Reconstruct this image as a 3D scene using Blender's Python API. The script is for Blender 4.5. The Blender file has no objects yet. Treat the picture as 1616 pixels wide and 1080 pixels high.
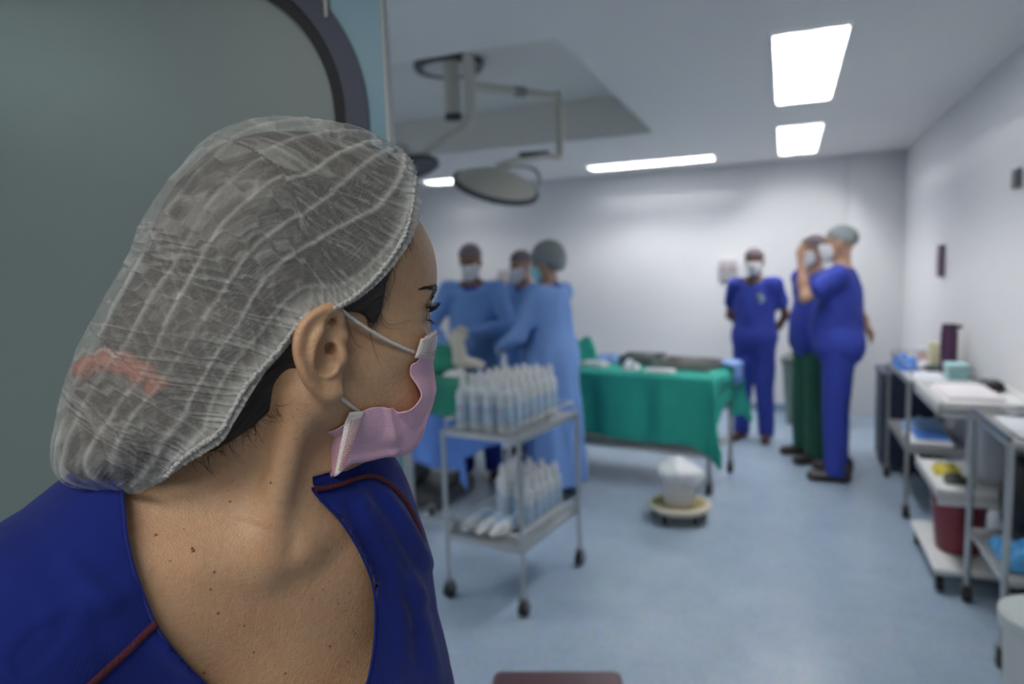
import bpy, bmesh, math, random
import numpy as np
from mathutils import Vector, Matrix
random.seed(7); rng = np.random.default_rng(7)
SC = bpy.context.scene
COL = SC.collection
# ------------------------------------------------------------------ camera
FPX = 1077.0; YAW = math.radians(21.9); PITCH = math.radians(6.1); ROLL = -math.radians(1.9)
def _rx(a): c, s = math.cos(a), math.sin(a); return np.array([[1,0,0],[0,c,-s],[0,s,c]])
def _rz(a): c, s = math.cos(a), math.sin(a); return np.array([[c,-s,0],[s,c,0],[0,0,1.]])
CR = _rz(YAW) @ _rx(math.pi/2-PITCH) @ _rz(ROLL)
CP = np.array([0, 0, 1.5])
cam_d = bpy.data.cameras.new('camera'); cam = bpy.data.objects.new('camera', cam_d); COL.objects.link(cam)
M4 = Matrix([[*CR[i], CP[i]] for i in range(3)] + [[0,0,0,1]]); cam.matrix_world = M4
cam_d.sensor_width = 36; cam_d.lens = FPX/1616*36; cam_d.clip_start = 0.02; cam_d.clip_end = 60
cam_d.dof.use_dof = True; cam_d.dof.focus_distance = 0.54; cam_d.dof.aperture_fstop = 3.9
SC.camera = cam
# ------------------------------------------------------------------ world, exposure
w = bpy.data.worlds.new('world'); SC.world = w; w.use_nodes = True
w.node_tree.nodes['Background'].inputs[0].default_value = (0.62, 0.72, 0.8, 1)
w.node_tree.nodes['Background'].inputs[1].default_value = 0.3
SC.view_settings.view_transform = 'Standard'; SC.view_settings.look = 'None'
SC.view_settings.gamma = 1; SC.view_settings.use_curve_mapping = False
SC.view_settings.exposure = 0.0
LAMP_E = 16.0        # strength of the fluorescent diffusers
CORR_W = 25.0        # watts of the passage ceiling panel behind the camera

def ray(x, y): return CR @ np.array([(x-808)/FPX, -(y-540)/FPX, -1.])
def proj(p):
    q = (np.asarray(p, float)-CP) @ CR
    z = -q[..., 2]; return np.stack([808+FPX*q[..., 0]/z, 540-FPX*q[..., 1]/z], -1)
def D(x, y, d): return CP + ray(x, y)*d
def atz(x, y, z): d = ray(x, y); return CP + d*(z-CP[2])/d[2]
def aty(x, y, Y): d = ray(x, y); return CP + d*Y/d[1]
# ------------------------------------------------------------------ materials
MATS = {}
def nt(name):
    m = bpy.data.materials.new(name); m.use_nodes = True
    t = m.node_tree; return m, t, t.nodes['Principled BSDF'], t.nodes['Material Output']
def P(name, col, rough=.5, metal=0, bump=0, bscale=60, var=0, vscale=8, sss=0, spec=.5, coat=0, trans=0, emis=None, estr=0, sheen=0):
    if name in MATS: return MATS[name]
    m, t, b, o = nt(name)
    b.inputs['Base Color'].default_value = (*col, 1); b.inputs['Roughness'].default_value = rough
    b.inputs['Metallic'].default_value = metal; b.inputs['Specular IOR Level'].default_value = spec
    if sss:
        b.inputs['Subsurface Weight'].default_value = sss; b.inputs['Subsurface Radius'].default_value = (.012,.005,.003); b.inputs['Subsurface Scale'].default_value = 1
    if coat: b.inputs['Coat Weight'].default_value = coat
    if sheen: b.inputs['Sheen Weight'].default_value = sheen
    if trans: b.inputs['Transmission Weight'].default_value = trans
    if emis: b.inputs['Emission Color'].default_value = (*emis,1); b.inputs['Emission Strength'].default_value = estr
    tc = t.nodes.new('ShaderNodeTexCoord')
    if var:
        n = t.nodes.new('ShaderNodeTexNoise'); n.inputs['Scale'].default_value = vscale; n.inputs['Detail'].default_value = 5
        t.links.new(tc.outputs['Object'], n.inputs['Vector'])
        mx = t.nodes.new('ShaderNodeMix'); mx.data_type = 'RGBA'
        mx.inputs[6].default_value = (*[c*(1-var) for c in col],1); mx.inputs[7].default_value = (*[min(1,c*(1+var)) for c in col],1)
        t.links.new(n.outputs['Fac'], mx.inputs[0]); t.links.new(mx.outputs[2], b.inputs['Base Color'])
    if bump:
        n = t.nodes.new('ShaderNodeTexNoise'); n.inputs['Scale'].default_value = bscale; n.inputs['Detail'].default_value = 6
        t.links.new(tc.outputs['Object'], n.inputs['Vector'])
        bp = t.nodes.new('ShaderNodeBump'); bp.inputs['Strength'].default_value = bump; bp.inputs['Distance'].default_value = .01
        t.links.new(n.outputs['Fac'], bp.inputs['Height']); t.links.new(bp.outputs['Normal'], b.inputs['Normal'])
    MATS[name] = m; return m
# ------------------------------------------------------------------ object helpers
def tag(o, label=None, cat=None, group=None, kind=None):
    if label: o['label'] = label
    if cat: o['category'] = cat
    if group: o['group'] = group
    if kind: o['kind'] = kind
    return o
def thing(name, label, cat, loc=(0,0,0), rz=0, group=None):
    o = bpy.data.objects.new(name, None); COL.objects.link(o); o.location = loc; o.rotation_euler = (0,0,rz)
    o.empty_display_size = .05
    return tag(o, label, cat, group)
def link(name, me, mat, parent=None, smooth=True, world=False):
    o = bpy.data.objects.new(name, me); COL.objects.link(o)
    if mat is not None and not me.materials: me.materials.append(mat)
    if smooth:
        me.polygons.foreach_set('use_smooth', np.ones(len(me.polygons), bool))
    if parent is not None:
        o.parent = parent
        if world:      # geometry given in world space: express it in the parent's space
            o.matrix_parent_inverse = chain_inv(parent)
    return o
def world_of(p):
    return p.matrix_basis.copy() if p.parent is None else world_of(p.parent) @ p.matrix_parent_inverse @ p.matrix_basis
def chain_inv(p): return world_of(p).inverted()
class MB:
    """collects shapes into one mesh"""
    def __init__(s): s.v = []; s.f = []; s.m = []; s.cur = 0; s.n = 0
    def add(s, vs, fs, T=None):
        vs = np.asarray(vs, float)
        if T is not None: vs = vs @ np.array(T)[:3,:3].T + np.array(T)[:3,3]
        s.v.append(vs); s.f += [tuple(i+s.n for i in f) for f in fs]; s.m += [s.cur]*len(fs); s.n += len(vs); return s
    def bm(s, b, T=None):
        vs = [v.co[:] for v in b.verts]; b.verts.index_update(); fs = [[v.index for v in f.verts] for f in b.faces]; b.free(); return s.add(vs, fs, T)
    def box(s, a, b, bev=.004, seg=2, T=None):
        a = np.minimum(a, b) if False else np.array(a, float); b = np.array(b, float); lo = np.minimum(a,b); hi = np.maximum(a,b)
        m = bmesh.new(); bmesh.ops.create_cube(m, size=1)
        for v in m.verts: v.co = Vector((lo+hi)/2) + Vector((v.co[i]*(hi-lo)[i] for i in range(3)))
        bev = min(bev, (hi-lo).min()*.45)
        if bev > 0: bmesh.ops.bevel(m, geom=m.edges[:], offset=bev, segments=seg, affect='EDGES', profile=.5)
        return s.bm(m, T)
    def tube(s, pts, r, n=12, closed=False, cap=True, T=None, flat=None):
        pts = np.asarray(pts, float); k = len(pts); r = np.broadcast_to(np.asarray(r, float), (k,))
        if closed: tg = np.roll(pts,-1,0)-np.roll(pts,1,0)
        else: tg = np.gradient(pts, axis=0)
        tg /= np.linalg.norm(tg, axis=1)[:,None]+1e-12
        u = np.cross(tg[0], [0,0,1.]);
        if np.linalg.norm(u) < 1e-3: u = np.cross(tg[0], [0,1.,0])
        u /= np.linalg.norm(u); vs = []
        a = np.arange(n)*2*math.pi/n
        for i in range(k):
            u = u - tg[i]*np.dot(u, tg[i]); u /= np.linalg.norm(u)+1e-12; w_ = np.cross(tg[i], u)
            vs.append(pts[i] + r[i]*(np.cos(a)[:,None]*u + np.sin(a)[:,None]*w_))
        vs = np.concatenate(vs); fs = []
        for i in range(k if closed else k-1):
            j = (i+1) % k
            for q in range(n): q2 = (q+1) % n; fs.append((i*n+q, i*n+q2, j*n+q2, j*n+q))
        if cap and not closed: fs += [tuple(range(n))[::-1], tuple((k-1)*n+q for q in range(n))]
        return s.add(vs, fs, T)
    def lathe(s, prof, n=32, T=None):
        prof = np.asarray(prof, float); k = len(prof); a = np.arange(n)*2*math.pi/n; vs = []; fs = []
        for r_, z in prof: vs.append(np.stack([r_*np.cos(a), r_*np.sin(a), np.full(n, z)], 1))
        for i in range(k-1):
            for q in range(n): q2 = (q+1) % n; fs.append((i*n+q, i*n+q2, (i+1)*n+q2, (i+1)*n+q))
        if prof[0][0] > 1e-6: fs.append(tuple(range(n))[::-1])
        if prof[-1][0] > 1e-6: fs.append(tuple((k-1)*n+q for q in range(n)))
        return s.add(np.concatenate(vs), fs, T)
    def cyl(s, a, b, r, n=20, r2=None):
        return s.tube([a, b], [r, r if r2 is None else r2], n)
    def grid(s, G, T=None):
        G = np.asarray(G, float); a, b = G.shape[:2]
        return s.add(G.reshape(-1,3), [(i*b+j, (i+1)*b+j, (i+1)*b+j+1, i*b+j+1) for i in range(a-1) for j in range(b-1)], T)
    def build(s, name, mat, parent=None, smooth=False, auto=40, world=False):
        me = bpy.data.meshes.new(name); V_ = np.concatenate(s.v); me.from_pydata(V_.tolist(), [], s.f)
        mats = mat if isinstance(mat, (list, tuple)) else [mat]
        for m_ in mats: me.materials.append(m_)
        if len(mats) > 1: me.polygons.foreach_set('material_index', s.m)
        me.update()
        b = bmesh.new(); b.from_mesh(me); bmesh.ops.recalc_face_normals(b, faces=b.faces[:]);
        for e in b.edges:
            if len(e.link_faces) == 2 and e.calc_face_angle(0) > math.radians(auto): e.smooth = False
        for f in b.faces: f.smooth = True
        b.to_mesh(me); b.free()
        return link(name, me, None, parent, smooth=False, world=world)
def TR(loc=(0,0,0), rz=0, rx=0, ry=0, sc=1):
    return Matrix.Translation(loc) @ Matrix.Rotation(rz,4,'Z') @ Matrix.Rotation(ry,4,'Y') @ Matrix.Rotation(rx,4,'X') @ Matrix.Scale(sc,4)
def alignT(a, b):
    """transform taking +Z to the direction a->b, origin at a"""
    d = Vector(b)-Vector(a); return Matrix.Translation(a) @ d.to_track_quat('Z','Y').to_matrix().to_4x4()
def copy_tree(o, parent=None):
    c = o.copy(); COL.objects.link(c)
    if parent is not None: c.parent = parent
    for ch in list(o.children): copy_tree(ch, c)
    return c
# ------------------------------------------------------------------ distance-field modelling
def rc(p, a, b, ra, rb=None):
    a = np.asarray(a, float); b = np.asarray(b, float); rb = ra if rb is None else rb
    d = b-a; t = np.clip(((p-a) @ d)/(d@d+1e-12), 0, 1)
    return np.linalg.norm(p-a-t[:,None]*d, axis=1) - (ra+(rb-ra)*t)
def el(p, c, r, R=None):
    q = p-np.asarray(c, float)
    if R is not None: q = q @ np.asarray(R)
    r = np.asarray(r, float); k0 = np.linalg.norm(q/r, axis=1); k1 = np.linalg.norm(q/(r*r), axis=1)+1e-9
    return k0*(k0-1)/k1
def su(a, b, k): h = np.clip(.5+.5*(b-a)/k, 0, 1); return b*(1-h)+a*h-k*h*(1-h)
def ss(a, b, k): return -su(-a, b, k)        # a minus b
def si(a, b, k): return -su(-a, -b, k)
def chain(p, pts, rs, k=0):
    d = None
    for i in range(len(pts)-1):
        e = rc(p, pts[i], pts[i+1], rs[i], rs[i+1]); d = e if d is None else (su(d, e, k) if k else np.minimum(d, e))
    return d
def nets(f, lo, hi, h, B=8, slack=1.5):
    """mesh the zero surface of f on a grid of step h (surface nets), evaluating only near the surface"""
    lo = np.array(lo, float); hi = np.array(hi, float)
    nb = np.maximum(np.ceil((hi-lo)/(h*B)).astype(int), 1); n = nb*B+1
    cx = [lo[i]+(np.arange(nb[i])+.5)*B*h for i in range(3)]
    G = np.stack(np.meshgrid(*cx, indexing='ij'), -1).reshape(-1,3)
    dc = f(G); half = B*h*.5*math.sqrt(3)*slack
    S = np.repeat(np.repeat(np.repeat(dc.reshape(nb), B,0), B,1), B,2).astype(np.float32)
    S = np.pad(S, ((0,1),)*3, mode='edge')
    act = np.argwhere(np.abs(dc.reshape(nb)) < half)
    o = np.stack(np.meshgrid(*[np.arange(B+1)]*3, indexing='ij'), -1).reshape(-1,3)
    for c in range(0, len(act), 600):
        A = act[c:c+600]; I = (A[:,None,:]*B+o[None]).reshape(-1,3)
        S[I[:,0],I[:,1],I[:,2]] = f(lo+I*h)
    ins = S < 0
    cnt = np.zeros(np.array(n)-1, np.int8)
    for a in (0,1):
        for b in (0,1):
            for c in (0,1): cnt += ins[a:n[0]-1+a, b:n[1]-1+b, c:n[2]-1+c]
    cells = np.argwhere((cnt > 0) & (cnt < 8))
    idx = np.full(np.array(n)-1, -1, np.int32); idx[cells[:,0],cells[:,1],cells[:,2]] = np.arange(len(cells))
    acc = np.zeros((len(cells),3)); num = np.zeros(len(cells))
    corners = [(a,b,c) for a in (0,1) for b in (0,1) for c in (0,1)]
    for p in corners:
        for ax in range(3):
            if p[ax]: continue
            q = list(p); q[ax] = 1
            s0 = S[cells[:,0]+p[0], cells[:,1]+p[1], cells[:,2]+p[2]]; s1 = S[cells[:,0]+q[0], cells[:,1]+q[1], cells[:,2]+q[2]]
            m = (s0 < 0) != (s1 < 0); t = np.where(m, s0/np.where(m, s0-s1, 1), 0)
            pt = np.array(p, float)[None]+t[:,None]*(np.array(q)-np.array(p))[None]
            acc += pt*m[:,None]; num += m
    V_ = lo+(cells+acc/num[:,None])*h
    F_ = []
    for ax in range(3):
        u, v = (ax+1)%3, (ax+2)%3
        sl0 = [slice(None)]*3; sl1 = [slice(None)]*3; sl0[ax] = slice(0,-1); sl1[ax] = slice(1,None)
        for k_ in (u, v): sl0[k_] = slice(1,-1); sl1[k_] = slice(1,-1)
        a_, b_ = ins[tuple(sl0)], ins[tuple(sl1)]
        E = np.argwhere(a_ != b_); fl = a_[E[:,0],E[:,1],E[:,2]]
        E[:,u] += 1; E[:,v] += 1
        q = []
        for du, dv in ((0,0),(-1,0),(-1,-1),(0,-1)):
            I = E.copy(); I[:,u] += du; I[:,v] += dv; q.append(idx[I[:,0],I[:,1],I[:,2]])
        q = np.stack(q, 1); q[~fl] = q[~fl][:, ::-1]; F_.append(q)
    F_ = np.concatenate(F_); F_ = F_[(F_ >= 0).all(1)]
    return V_, F_
def vnormals(V_, F_):
    n = np.cross(V_[F_[:,2]]-V_[F_[:,0]], V_[F_[:,3]]-V_[F_[:,1]]); N = np.zeros_like(V_)
    for k in range(4): np.add.at(N, F_[:,k], n)
    return N/(np.linalg.norm(N, axis=1)[:,None]+1e-12)
def relax(V_, F_, it=2, lam=.5):
    E = np.concatenate([F_[:,[0,1]],F_[:,[1,2]],F_[:,[2,3]],F_[:,[3,0]]]); 
    for _ in range(it):
        A = np.zeros_like(V_); c = np.zeros(len(V_)); np.add.at(A, E[:,0], V_[E[:,1]]); np.add.at(A, E[:,1], V_[E[:,0]]); np.add.at(c, E[:,0], 1); np.add.at(c, E[:,1], 1)
        V_ = V_*(1-lam)+lam*A/np.maximum(c,1)[:,None]
    return V_
def fmesh(name, V_, F_, attrs=None):
    me = bpy.data.meshes.new(name); F_ = np.asarray(F_); V_ = np.asarray(V_)
    used = np.unique(F_); mp = np.full(len(V_), -1); mp[used] = np.arange(len(used)); V2 = V_[used]; F2 = mp[F_]
    me.vertices.add(len(V2)); me.vertices.foreach_set('co', V2.astype(np.float32).ravel())
    me.loops.add(F2.size); me.loops.foreach_set('vertex_index', F2.astype(np.int32).ravel())
    me.polygons.add(len(F2)); me.polygons.foreach_set('loop_start', (np.arange(len(F2))*F2.shape[1]).astype(np.int32))
    try: me.polygons.foreach_set('loop_total', np.full(len(F2), F2.shape[1], np.int32))
    except Exception: pass
    me.update(calc_edges=True); me.validate()
    for k_, a in (attrs or {}).items():
        a = np.asarray(a)[used]
        if a.ndim == 1: at = me.attributes.new(k_, 'FLOAT', 'POINT'); at.data.foreach_set('value', a.astype(np.float32))
        else: at = me.attributes.new(k_, 'FLOAT_VECTOR', 'POINT'); at.data.foreach_set('vector', a.astype(np.float32).ravel())
    return me
def sdfobj(name, f, lo, hi, h, mat, parent=None, world=True, it=1, disp=None):
    V_, F_ = nets(f, lo, hi, h); V_ = relax(V_, F_, it)
    if disp is not None: V_ = V_+vnormals(V_, F_)*disp(V_)[:,None]
    return link(name, fmesh(name, V_, F_), mat, parent, world=world)
def poly_sdf(q, poly, closed=True):
    """signed (negative inside) distance to polygon in 2-D"""
    poly = np.asarray(poly, float); n = len(poly); d = np.full(len(q), 1e9); inside = np.zeros(len(q), bool)
    for i in range(n if closed else n-1):
        a, b = poly[i], poly[(i+1) % n]; e = b-a; w_ = q-a; t = np.clip((w_@e)/(e@e+1e-12), 0, 1)
        d = np.minimum(d, np.linalg.norm(w_-t[:,None]*e, axis=1))
        if closed:
            c = ((a[1] > q[:,1]) != (b[1] > q[:,1])) & (q[:,0] < (b[0]-a[0])*(q[:,1]-a[1])/(b[1]-a[1]+1e-12)+a[0]); inside ^= c
    return np.where(inside, -d, d) if closed else d
def smooth_curve(pts, n=8, closed=False):
    pts = np.asarray(pts, float); out = []; k = len(pts)
    for i in range(k if closed else k-1):
        if closed: p0,p1,p2,p3 = pts[i-1],pts[i],pts[(i+1)%k],pts[(i+2)%k]
        else: p0,p1,p2,p3 = pts[max(i-1,0)],pts[i],pts[i+1],pts[min(i+2,k-1)]
        for t in np.arange(n)/n: out.append(.5*((2*p1)+(-p0+p2)*t+(2*p0-5*p1+4*p2-p3)*t*t+(-p0+3*p1-3*p2+p3)*t**3))
    if not closed: out.append(pts[-1])
    return np.array(out)
_perm = rng.random((64,64,64))
def vnoise(p):
    p = np.asarray(p, float); i = np.floor(p).astype(int); f = p-i; f = f*f*(3-2*f); i &= 63; j = (i+1) & 63; r = 0
    for a in (0,1):
        for b in (0,1):
            for c in (0,1):
                r = r + _perm[(j if a else i)[:,0],(j if b else i)[:,1],(j if c else i)[:,2]]*(f[:,0] if a else 1-f[:,0])*(f[:,1] if b else 1-f[:,1])*(f[:,2] if c else 1-f[:,2])
    return r*2-1
def fbm(p, o=3): return sum(vnoise(p*2**k+k*7.3)/2**k for k in range(o))

# ------------------------------------------------------------------ the room
CEIL = 2.45; XR = 1.0; YB = 7.2; XL = -5.4; YD = .64       # YD: plane of the doorway
wall_m = P('white painted wall', (.76,.76,.77), .55, bump=.04, bscale=90)
ceil_m = P('ceiling paint', (.90,.885,.86), .7, bump=.03, bscale=60)
def floor_mat():
    m, t, b, o = nt('blue vinyl floor'); tc = t.nodes.new('ShaderNodeTexCoord')
    n = t.nodes.new('ShaderNodeTexNoise'); n.inputs['Scale'].default_value = 3; n.inputs['Detail'].default_value = 8; n.inputs['Roughness'].default_value = .7
    n2 = t.nodes.new('ShaderNodeTexVoronoi'); n2.inputs['Scale'].default_value = 120
    cr = t.nodes.new('ShaderNodeValToRGB'); cr.color_ramp.elements[0].color = (.33,.435,.56,1); cr.color_ramp.elements[1].color = (.43,.54,.66,1); cr.color_ramp.elements[0].position=.3; cr.color_ramp.elements[1].position=.7
    mx = t.nodes.new('ShaderNodeMix'); mx.data_type='RGBA'; mx.blend_type='MULTIPLY'; mx.inputs[0].default_value=.25
    t.links.new(tc.outputs['Object'], n.inputs['Vector']); t.links.new(tc.outputs['Object'], n2.inputs['Vector'])
    t.links.new(n.outputs['Fac'], cr.inputs[0]); t.links.new(cr.outputs[0], mx.inputs[6]); t.links.new(n2.outputs['Color'], mx.inputs[7]); t.links.new(mx.outputs[2], b.inputs['Base Color'])
    b.inputs['Roughness'].default_value = .33; return m
def struct(name, mb, m, parent=None):
    o = mb.build(name, m, parent)
    if parent is None: o['kind'] = 'structure'
    return o
struct('floor', MB().box((XL-.1,-2.5,-.1),(2.2,YB+.1,0),0), floor_mat())
# ceiling with the tray recess over the operating table and a hole for each light stays one slab around the tray
RX0, RX1, RY0, RY1, RZ = -3.6, -.895, 2.82, 5.12, 2.74
LT = [(-.07,3.2,.25,4.6),(-.07,5.37,.25,6.75),(-1.78,6.43,-.6,6.72),(-3.56,6.43,-3.12,6.72),(-2.85,1.25,-2.53,2.4),(-4.4,2.2,-4.08,3.6)]
HOLES = LT+[(RX0,RY0,RX1,RY1)]
gx = sorted({XL-.1, 2.2, *[v for h in HOLES for v in (h[0],h[2])]}); gy = sorted({-2.5, YB+.1, *[v for h in HOLES for v in (h[1],h[3])]})
c = MB()
for i in range(len(gx)-1):
    j0 = 0
    def solid(j): mx_, my_ = (gx[i]+gx[i+1])/2, (gy[j]+gy[j+1])/2; return not any(h[0]<mx_<h[2] and h[1]<my_<h[3] for h in HOLES)
    j = 0
    while j < len(gy)-1:
        if not solid(j): j += 1; continue
        k = j
        while k < len(gy)-1 and solid(k): k += 1
        c.box((gx[i],gy[j],CEIL),(gx[i+1],gy[k],CEIL+.14),0); j = k
struct('ceiling', c, ceil_m)
rc_m = P('recess panel', (.80,.79,.75), .5)
struct('trim_2', MB().box((RX0-.02,RY0-.02,RZ),(RX1+.02,RY1+.02,RZ+.03),0).box((RX0-.02,RY0-.02,CEIL+.14),(RX0,RY1+.02,RZ),0).box((RX1,RY0-.02,CEIL+.14),(RX1+.02,RY1+.02,RZ),0).box((RX0,RY0-.02,CEIL+.14),(RX1,RY0,RZ),0).box((RX0,RY1,CEIL+.14),(RX1,RY1+.02,RZ),0)
   .box((RX0-.0,RY1-.006,CEIL+.002),(RX1,RY1-.001,RZ),0), rc_m)
struct('wall_back', MB().box((XL-.1,YB,0),(XR+.1,YB+.1,CEIL),0).box((.56,YB-.07,0),(XR,YB,CEIL),.004), wall_m)
struct('wall_right', MB().box((XR,YD-.05,0),(XR+.1,YB,CEIL),0), wall_m)
struct('wall_left', MB().box((XL-.1,YD-.05,0),(XL,YB,CEIL),0), wall_m)
struct('wall_front', MB().box((XL,YD-.05,0),(-1.62,YD+.06,CEIL),0).box((.86,YD-.05,0),(XR,YD+.06,CEIL),0).box((-1.62,YD-.05,2.36),(.86,YD+.06,CEIL),0), wall_m)
base_m = P('blue skirting', (.22,.32,.42), .4)
struct('baseboard_back', MB().box((XL,YB-.015,0),(.56,YB,.08),.003), base_m)
struct('baseboard_right', MB().box((XR-.015,YD+.1,0),(XR,YB-.08,.08),.003), base_m)
# passage behind the camera
struct('wall_passage', MB().box((-3.2,-2.2,0),(2.2,-2.1,CEIL),0), wall_m)
def box_light(name, x0,y0,x1,y1, strength, label, tubes=2, z=CEIL, group=None, along='y'):
    t = thing(name, label, 'ceiling light', ((x0+x1)/2,(y0+y1)/2,z), 0, group)
    w_, l_ = (x1-x0)/2, (y1-y0)/2
    fr = MB(); f_ = .014
    fr.box((-w_,-l_,-.012),(-w_+f_,l_,.0),.002).box((w_-f_,-l_,-.012),(w_,l_,.0),.002).box((-w_+f_,-l_,-.012),(w_-f_,-l_+f_,0),.002).box((-w_+f_,l_-f_,-.012),(w_-f_,l_,0),.002)
    fr.build('frame', P('white enamel', (.8,.8,.8), .35), t)
    rm = P('lamp reflector', (.9,.92,.95), .3, .4, emis=(.96,.98,1), estr=LAMP_E*.045)
    hs = MB(); H_ = .115; g_ = .0015; a0, b0 = w_-g_, l_-g_
    hs.box((-a0,-b0,H_-.006),(a0,b0,H_),0)
    for q0, q1 in (((-a0,-b0),(-a0+.004,b0)),((a0-.004,-b0),(a0,b0)),((-a0,-b0),(a0,-b0+.004)),((-a0,b0-.004),(a0,b0))): hs.box((*q0,.0005),(*q1,H_),0)
    hs.build('reflector', rm, t)
    tm = P('fluorescent tube', (1,1,1), .4, emis=(1,.985,.975), estr=LAMP_E*4.6)
    for i in range(tubes):
        if along == 'y':
            x = (-w_+ (2*w_)*(i+.5)/tubes); m = MB().cyl((x,-l_+.03,.075),(x,l_-.03,.075),.016,12)
        else:
            y = (-l_+ (2*l_)*(i+.5)/tubes); m = MB().cyl((-w_+.03,y,.075),(w_-.03,y,.075),.016,12)
        m.build('fluorescent_tube', tm, t)
    lv = MB()                                         # parabolic louvre blades across the opening
    n_l = max(3, int((l_ if along == 'y' else w_)*2/.16))
    for k in range(1, n_l):
        if along == 'y': y = -l_+2*l_*k/n_l; lv.box((-w_+.006,y-.0015,.004),(w_-.006,y+.0015,.045),0)
        else: x = -w_+2*w_*k/n_l; lv.box((x-.0015,-l_+.006,.004),(x+.0015,l_-.006,.045),0)
    if along == 'y': lv.box((-.0015,-l_+.006,.004),(.0015,l_-.006,.045),0)
    else: lv.box((-w_+.006,-.0015,.004),(w_-.006,.0015,.045),0)
    lv.build('louvre', P('louvre blade', (.85,.87,.9), .25, .3), t)
    return t
box_light('ceiling_light', -.07,3.2,.25,4.6, 1, 'large bright recessed ceiling light with fluorescent tubes, nearest to the viewer')
box_light('ceiling_light', -.07,5.37,.25,6.75, 1, 'smaller looking bright recessed ceiling light behind the nearest one, above the standing men')
box_light('ceiling_light', -1.78,6.43,-.6,6.72, 1, 'long narrow ceiling light along the back wall right of the surgical lamp', 2, along='x')
box_light('ceiling_light', -3.56,6.43,-3.12,6.72, 1, 'narrow ceiling light seen behind the surgical lamp, beside the capped forehead', 2, along='x')
box_light('ceiling_light', -2.85,1.25,-2.53,2.4, 1, 'unseen recessed ceiling light added inside the doorway to light floor and woman')  # added out of view: lights floor and woman, kept away from the right wall
box_light('ceiling_light', -4.4,2.2,-4.08,3.6, 1, 'recessed ceiling light in the far left half of the room behind the door')
al = bpy.data.lights.new('passage_light', 'AREA'); al.shape = 'RECTANGLE'; al.size = 1.2; al.size_y = .3; al.energy = CORR_W; al.color = (1,.95,.88)
alo = bpy.data.objects.new('passage_light', al); COL.objects.link(alo); alo.location = (-.2,-.8,CEIL-.03)
# wall fittings
def wall_box(name, label, cat, a, b, m, inner=None, grp=None):
    o = MB().box(a, b, .004).build(name, m); tag(o, label, cat, grp)
    if inner: pass
    return o
t = thing('wall_outlet_panel', 'small grey and pink framed gas outlet panel on the back wall between the surgeons', 'wall panel', (-2.92,YB,1.4))
MB().box((-.12,-.03,-.09),(.12,0,.09),.006).build('panel', P('panel grey', (.42,.40,.42), .5), t)
for i,cc in enumerate([(.35,.2,.22),(.5,.5,.52),(.4,.25,.27)]): MB().lathe([(0,0),(.022,0),(.02,.015),(0,.018)],20,T=TR((-.07+.07*i,-.03,0),rx=math.pi/2)).build('outlet', P('outlet%d'%i, cc, .4), t)
t = thing('wall_outlet_panel', 'small grey panel on the back wall beside the head of the man with crossed arms', 'wall panel', (-.53,YB,1.42))
MB().box((-.09,-.03,-.1),(.09,0,.1),.006).build('panel', P('panel grey', (.42,.40,.42), .5), t)
for i in range(2): MB().lathe([(0,0),(.022,0),(.02,.015),(0,.018)],20,T=TR((-.04+.08*i,-.03,.02),rx=math.pi/2)).build('outlet', P('outlet0', (.35,.2,.22), .4), t)
t = thing('wall_dispenser', 'dark purple-grey narrow box hanging on the right wall', 'wall box', (XR,5.42,1.46))
MB().box((-.035,-.055,-.11),(0,.055,.11),.008).build('housing', P('dispenser purple', (.10,.07,.11), .45), t)
MB().box((-.042,-.03,-.06),(-.034,.03,.05),.003).build('cover_plate', P('dispenser face', (.22,.18,.22), .4), t)
t = thing('wall_switch', 'small dark switch box high on the right wall at the picture edge', 'wall switch', (XR,3.86,1.84))
MB().box((-.02,-.05,-.045),(0,.05,.045),.006).build('plate', P('switch grey', (.10,.11,.12), .45), t)
MB().box((-.026,-.02,-.03),(-.019,.02,.03),.003).build('rocker', P('switch rocker', (.16,.17,.18), .45), t)

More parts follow.
